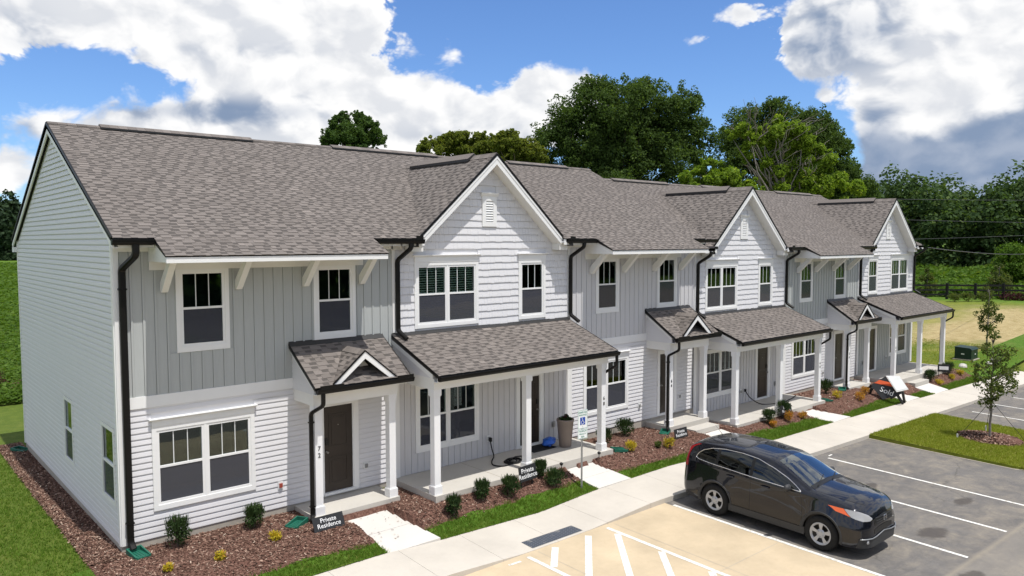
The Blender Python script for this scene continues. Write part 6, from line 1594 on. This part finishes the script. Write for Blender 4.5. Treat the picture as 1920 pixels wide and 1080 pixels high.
def parking_sign():
    x, y = 9.83, -2.50; z = gz1(x, y)
    t = thing('parking_sign', 'reserved parking sign with blue wheelchair symbol on a grey metal pole', 'sign', (x, y, z), None, False)
    t.rotation_euler = (0, 0, -.12)
    m = MB(); m.prism([(-.03, 0, -.2), (-.012, -.022, -.2), (.012, -.022, -.2), (.03, 0, -.2), (.018, 0, -.2), (.006, -.012, -.2), (-.006, -.012, -.2), (-.018, 0, -.2)], (0, 0, 2.15)); m.build('pole', 'galvanised', t)
    def plate(nm, z0, z1, w):
        p = MB().box(-w/2, w/2, -.032, -.026, z0, z1).build(nm, 'sign_white', t, fix=False)
        b = MB(); e = .008
        for a in ((-w/2+.008, w/2-.008, z0+.008, z0+.014), (-w/2+.008, w/2-.008, z1-.014, z1-.008), (-w/2+.008, -w/2+.014, z0+.014, z1-.014), (w/2-.014, w/2-.008, z0+.014, z1-.014)): b.box(a[0], a[1], -.034, -.032, a[2], a[3])
        b.build('border', 'sign_green', p, fix=False); return p
    p1 = plate('plate', 1.50, 1.97, .305); p2 = plate('plate', 1.25, 1.485, .305)
    fm = lambda a, b: face_matrix((a, -.0345, b), (1, 0, 0), (0, 0, 1))
    text('lettering', 'RESERVED', .058, 'sign_green', p1, fm(0, 1.905), .001); text('lettering', 'PARKING', .058, 'sign_green', p1, fm(0, 1.84), .001)
    b = MB().box(-.08, .08, -.035, -.032, 1.60, 1.785).build('symbol_panel', 'sign_blue', p1, fix=False)
    w = MB(); yy = -.0365; w.tube([(-.012+.040*math.cos(a), yy, 1.652+.040*math.sin(a)) for a in np.linspace(2.2, 6.2, 18)], .0055, 6); w.tube([(-.014, yy, 1.742), (-.010, yy, 1.688), (.026, yy, 1.684), (.040, yy, 1.645), (.055, yy, 1.652)], .006, 6); w.tube([(-.012, yy, 1.715), (.018, yy, 1.712)], .005, 6)
    w.lathe([(0, -.003), (.011, -.003), (.011, .003)], 12, (-.016, yy, 1.763), 'y'); w.build('wheelchair_symbol', 'letter_white', p1)
    for i, s in enumerate(('MAXIMUM', 'PENALTY', '$250')): text('lettering', s, .052, 'sign_green', p2, fm(0, 1.435-.066*i), .001)
    for zz in (1.55, 1.93, 1.29, 1.45): MB().lathe([(0, -.003), (.008, -.003), (.008, .003)], 8, (0, -.034, zz), 'y').build('bolt', 'galvanised', t)
parking_sign()
def sold_sign():
    B = Vector((27.5, -2.25, gz1(27.5, -2.25)-.03)); rv = Vector((.39, -.92, 0)); nv = Vector((-.92, -.39, 0)); zv = Vector((0, 0, 1))
    t = thing('sold_sign', 'toppled black estate agent sign reading Sold with white box on top', 'sign', B)
    q = lambda r_, z_, n_=0: tuple(rv*r_+nv*n_+zv*z_)
    pan = [q(-.42, .60, .1), q(.10, .95, -.12), q(.74, .34, .02), q(.02, .06, .22)]
    nn = (Vector(pan[1])-Vector(pan[0])).cross(Vector(pan[3])-Vector(pan[0])).normalized()
    if nn.dot(nv) < 0: nn = -nn
    p = MB().prism(pan, nn*-.05).build('panel', 'sign_black', t)
    A, Bq, Cq, D = [Vector(v) for v in pan]; e = nn*.004
    pt = lambda s_, v_: (A.lerp(Bq, v_)).lerp(D.lerp(Cq, v_), s_)+e
    # text runs from the left corner towards the lower right; the orange band lies above it
    band = MB().prism([A.lerp(Bq, .22)+e, A.lerp(Bq, .58)+e, Cq.lerp(Bq, .60)+e, Cq.lerp(Bq, .32)+e], nn*.004).build('band', 'sign_orange', p)
    rd = (Cq.lerp(D, .35)-A).normalized(); upd = nn.cross(rd)
    text('lettering', 'Sold', .30, 'letter_white', p, face_matrix((A+Cq+D)/3+nn*.010+rd*.03+upd*.06, rd, upd), .003)
    sl = [Vector(q(.10, .99, .06)), Vector(q(.58, 1.01, -.02)), Vector(q(.92, .52, .12)), Vector(q(.50, .40, .24))]
    n2 = (sl[1]-sl[0]).cross(sl[3]-sl[0]).normalized(); n2 = n2 if n2.z > 0 else -n2
    bxo = MB().prism(sl, n2*.07).build('leaflet_box', 'box_white', t)
    ins = [s.lerp(sum(sl, Vector())/4, .14)+n2*.072 for s in sl]; MB().prism(ins, n2*.006).build('lid', 'sign_white', bxo)
    g = lambda x, y: (x-B.x, y-B.y, gz1(x, y)-B.z+.03)
    for a, b in ((q(.50, .32, -.02), g(27.95, -2.88)), (q(.72, .42, -.06), g(28.35, -2.78)), (q(-.30, .62, .0), g(27.40, -1.56)), (q(-.36, .50, .12), g(27.32, -1.82))): MB().bar(a, b, .085, .085).build('leg', 'sign_black', t)
    MB().bar(q(.30, .12, .1), q(.60, .30, .0), .07, .07).build('rail', 'sign_black', t)
sold_sign()
def planter():
    t = thing('planter', 'tall tapered taupe planter with red flowers on the hose porch', 'planter', (11.06, -.70, .253))
    m = MB(); m.lathe([(0, 0), (.15, 0), (.165, .02), (.232, .72), (.245, .725), (.245, .77), (.222, .77), (.218, .70), (0, .68)], 28); m.build('pot', 'pot_taupe', t, smooth=True)
    MB().lathe([(.0, .705), (.215, .69)], 20).build('soil', 'soil_dark', t)
    leaf_mesh('plant', 'shrub_leaf', [(0, 0, .76, .17, .17, .07), (.08, .03, .82, .07, .07, .05)], 420, .06, t, .5, .8, 8)
    leaf_mesh('flower', 'red_leaf', [(-.05, -.05, .84, .05, .05, .05), (.06, 0, .86, .04, .04, .04)], 60, .045, t, .3, .8, 9)
planter()
def bag():
    t = thing('soil_bag', 'crumpled blue plastic bag lying left of the planter', 'bag', (10.72, -.42, .255)); rr = np.random.default_rng(3)
    m = MB(); k = 14
    for i in range(7):
        a = i/6; 
        for j in range(k):
            th = 2*math.pi*j/k; rr_ = (.05+.16*math.sin(math.pi*min(a*1.05, 1)))*(1+rr.normal(0, .12)); m.v.append((-.22+.44*a, rr_*math.cos(th)*.9, max(0, .09+.55*rr_*math.sin(th)+.10*a)))
    for i in range(6):
        for j in range(k): a = i*k+j; b = i*k+(j+1) % k; m.f.append((a, b, b+k, a+k))
    m.f.append(tuple(range(k))); m.f.append(tuple(range(6*k, 7*k))[::-1]); m.build('bag_body', 'bag_blue', t)
bag()
t = thing('doormat', 'dark grey doormat at the door behind the porch column', 'doormat', (10.4, -.36, .252)); MB().box(-.42, .42, -.25, .25, 0, .014).build('mat', 'doormat', t, fix=False)
E2 = MB(); E2.box(-.42, .42, -.25, -.235, .0145, .018); E2.box(-.42, .42, .235, .25, .0145, .018); E2.build('hem', 'rubber_black', t, fix=False)
def cable(label, name, P, rad, plug):
    P = [Vector(p) for p in P]; o = thing(name, label, 'cable', P[0]); P = [p-P[0] for p in P]; C = catmull([tuple(p) for p in P], 14*len(P))
    MB().tube([tuple(c) for c in C], rad, 7).build('cord', 'rubber_black', o, smooth=True)
    MB().box(-.03, .03, -.05, .01, -.05, .05).build('plug', 'rubber_black', o, fix=False)
    if plug: MB().tube([plug[0], plug[1]], [.035, .028], 8).build('connector', 'rubber_black', o, smooth=True)
coil = [(8.89, -.08, .70), (8.92, -.12, .45), (8.90, -.22, .285), (8.62, -.48, .268), (8.42, -.78, .268), (8.55, -1.02, .268), (8.95, -1.0, .268)]
for k in range(3):
    coil += [(9.02+(.26-.03*k)*math.cos(a), -.86+(.20-.02*k)*math.sin(a), .268+.018*k) for a in np.linspace(-1.2, 4.6, 9)]
coil += [(9.2, -.70, .30), (9.42, -.62, .268), (9.6, -.74, .268), (9.55, -.92, .268), (9.38, -.88, .268), (9.4, -.74, .285)]
cable('black charging cable coiled on the porch floor and plugged into the wall', 'charging_cable', coil, .016, ((-.0+.05, -.72, -.40), (.20, -.66, -.40)))
cable('black cord trailing across the middle porch floor from a wall outlet', 'extension_cord', [(20.99, -.08, .42), (21.05, -.3, .15), (21.3, -.6, -.05), (22.0, -.9, -.055), (23.0, -.8, -.055), (23.7, -.6, -.055)], .018, None)
for lb, x, y in (('black solar path light left of the walk by the hose porch', 9.70, -1.92), ('black solar path light right of the walk by the hose porch', 11.12, -1.90)):
    t = thing('path_light', lb, 'path light', (x, y, gz1(x, y)), 'black solar path lights'); MB().tube([(0, 0, -.05), (0, 0, .22)], .010, 6).build('stake', 'car_black', t); MB().lathe([(0, .20), (.035, .205), (.042, .23), (.050, .25), (.02, .275), (0, .28)], 12).build('lamp', 'car_black', t, smooth=True)
def transformer():
    x, y = 41.7, -.62; z = gz1(x, y); t = thing('transformer', 'dark green electrical transformer cabinet on the lawn past the last porch', 'transformer', (x, y, z)); t.rotation_euler = (0, 0, .0); t.scale = (.66, .66, .70)
    MB().box(-.85, .85, -.75, .75, -.15, .08).build('pad', 'kerb_concrete', t, fix=False)
    b = MB().prism([(-.72, -.62, .08), (-.72, -.62, .80), (-.72, -.50, .92), (-.72, .62, .98), (-.72, .62, .08)], (1.44, 0, 0)).build('cabinet', 'transformer_green', t)
    MB().prism([(-.75, -.66, .79), (-.75, -.66, .83), (-.75, -.52, .955), (-.75, .65, 1.01), (-.75, .65, .985), (-.75, -.50, .925)], (1.5, 0, 0)).build('lid', 'transformer_green', t)
    MB().box(-.004, .004, -.626, -.62, .1, .78).build('door_gap', 'car_black', b, fix=False); MB().box(.05, .22, -.628, -.62, .42, .50).build('label_plate', 'letter_white', b, fix=False)
    MB().box(-.724, -.72, -.1, .14, .44, .52).build('label_plate', 'letter_white', b, fix=False)
transformer()
for i, (x, y) in enumerate(((41.2, -1.9), (42.4, -1.75), (39.2, -1.3), (38.6, -1.5))):
    m = MB(); m.lathe([(0, .0), (.2, .02), (.17, .09), (.08, .13), (0, .14)], 9, (x, y, gz1(x, y))); o = m.build('stone', 'stone_pale'); tag(o, ('pale flat stone against the front of the transformer', 'pale stone at the right front corner of the transformer', 'pale stone on the grass nearer to the last bed', 'pale stone at the very end of the last bed')[i], 'stone', 'pale stones on the lawn')
n = 34; t = rng.uniform(.05, .75, n); x = (3.98+.13*t)+(1.12+.13*t)*rng.uniform(.05, .95, n); y = -1.0-1.747*t; scatter_flat('spilled_mulch', 'mulch_chips', np.stack([x, y, -.02*(1-t)+(gwalk(4.7)+.012)*t+.004], 1), .04, (.2, .4), .06)
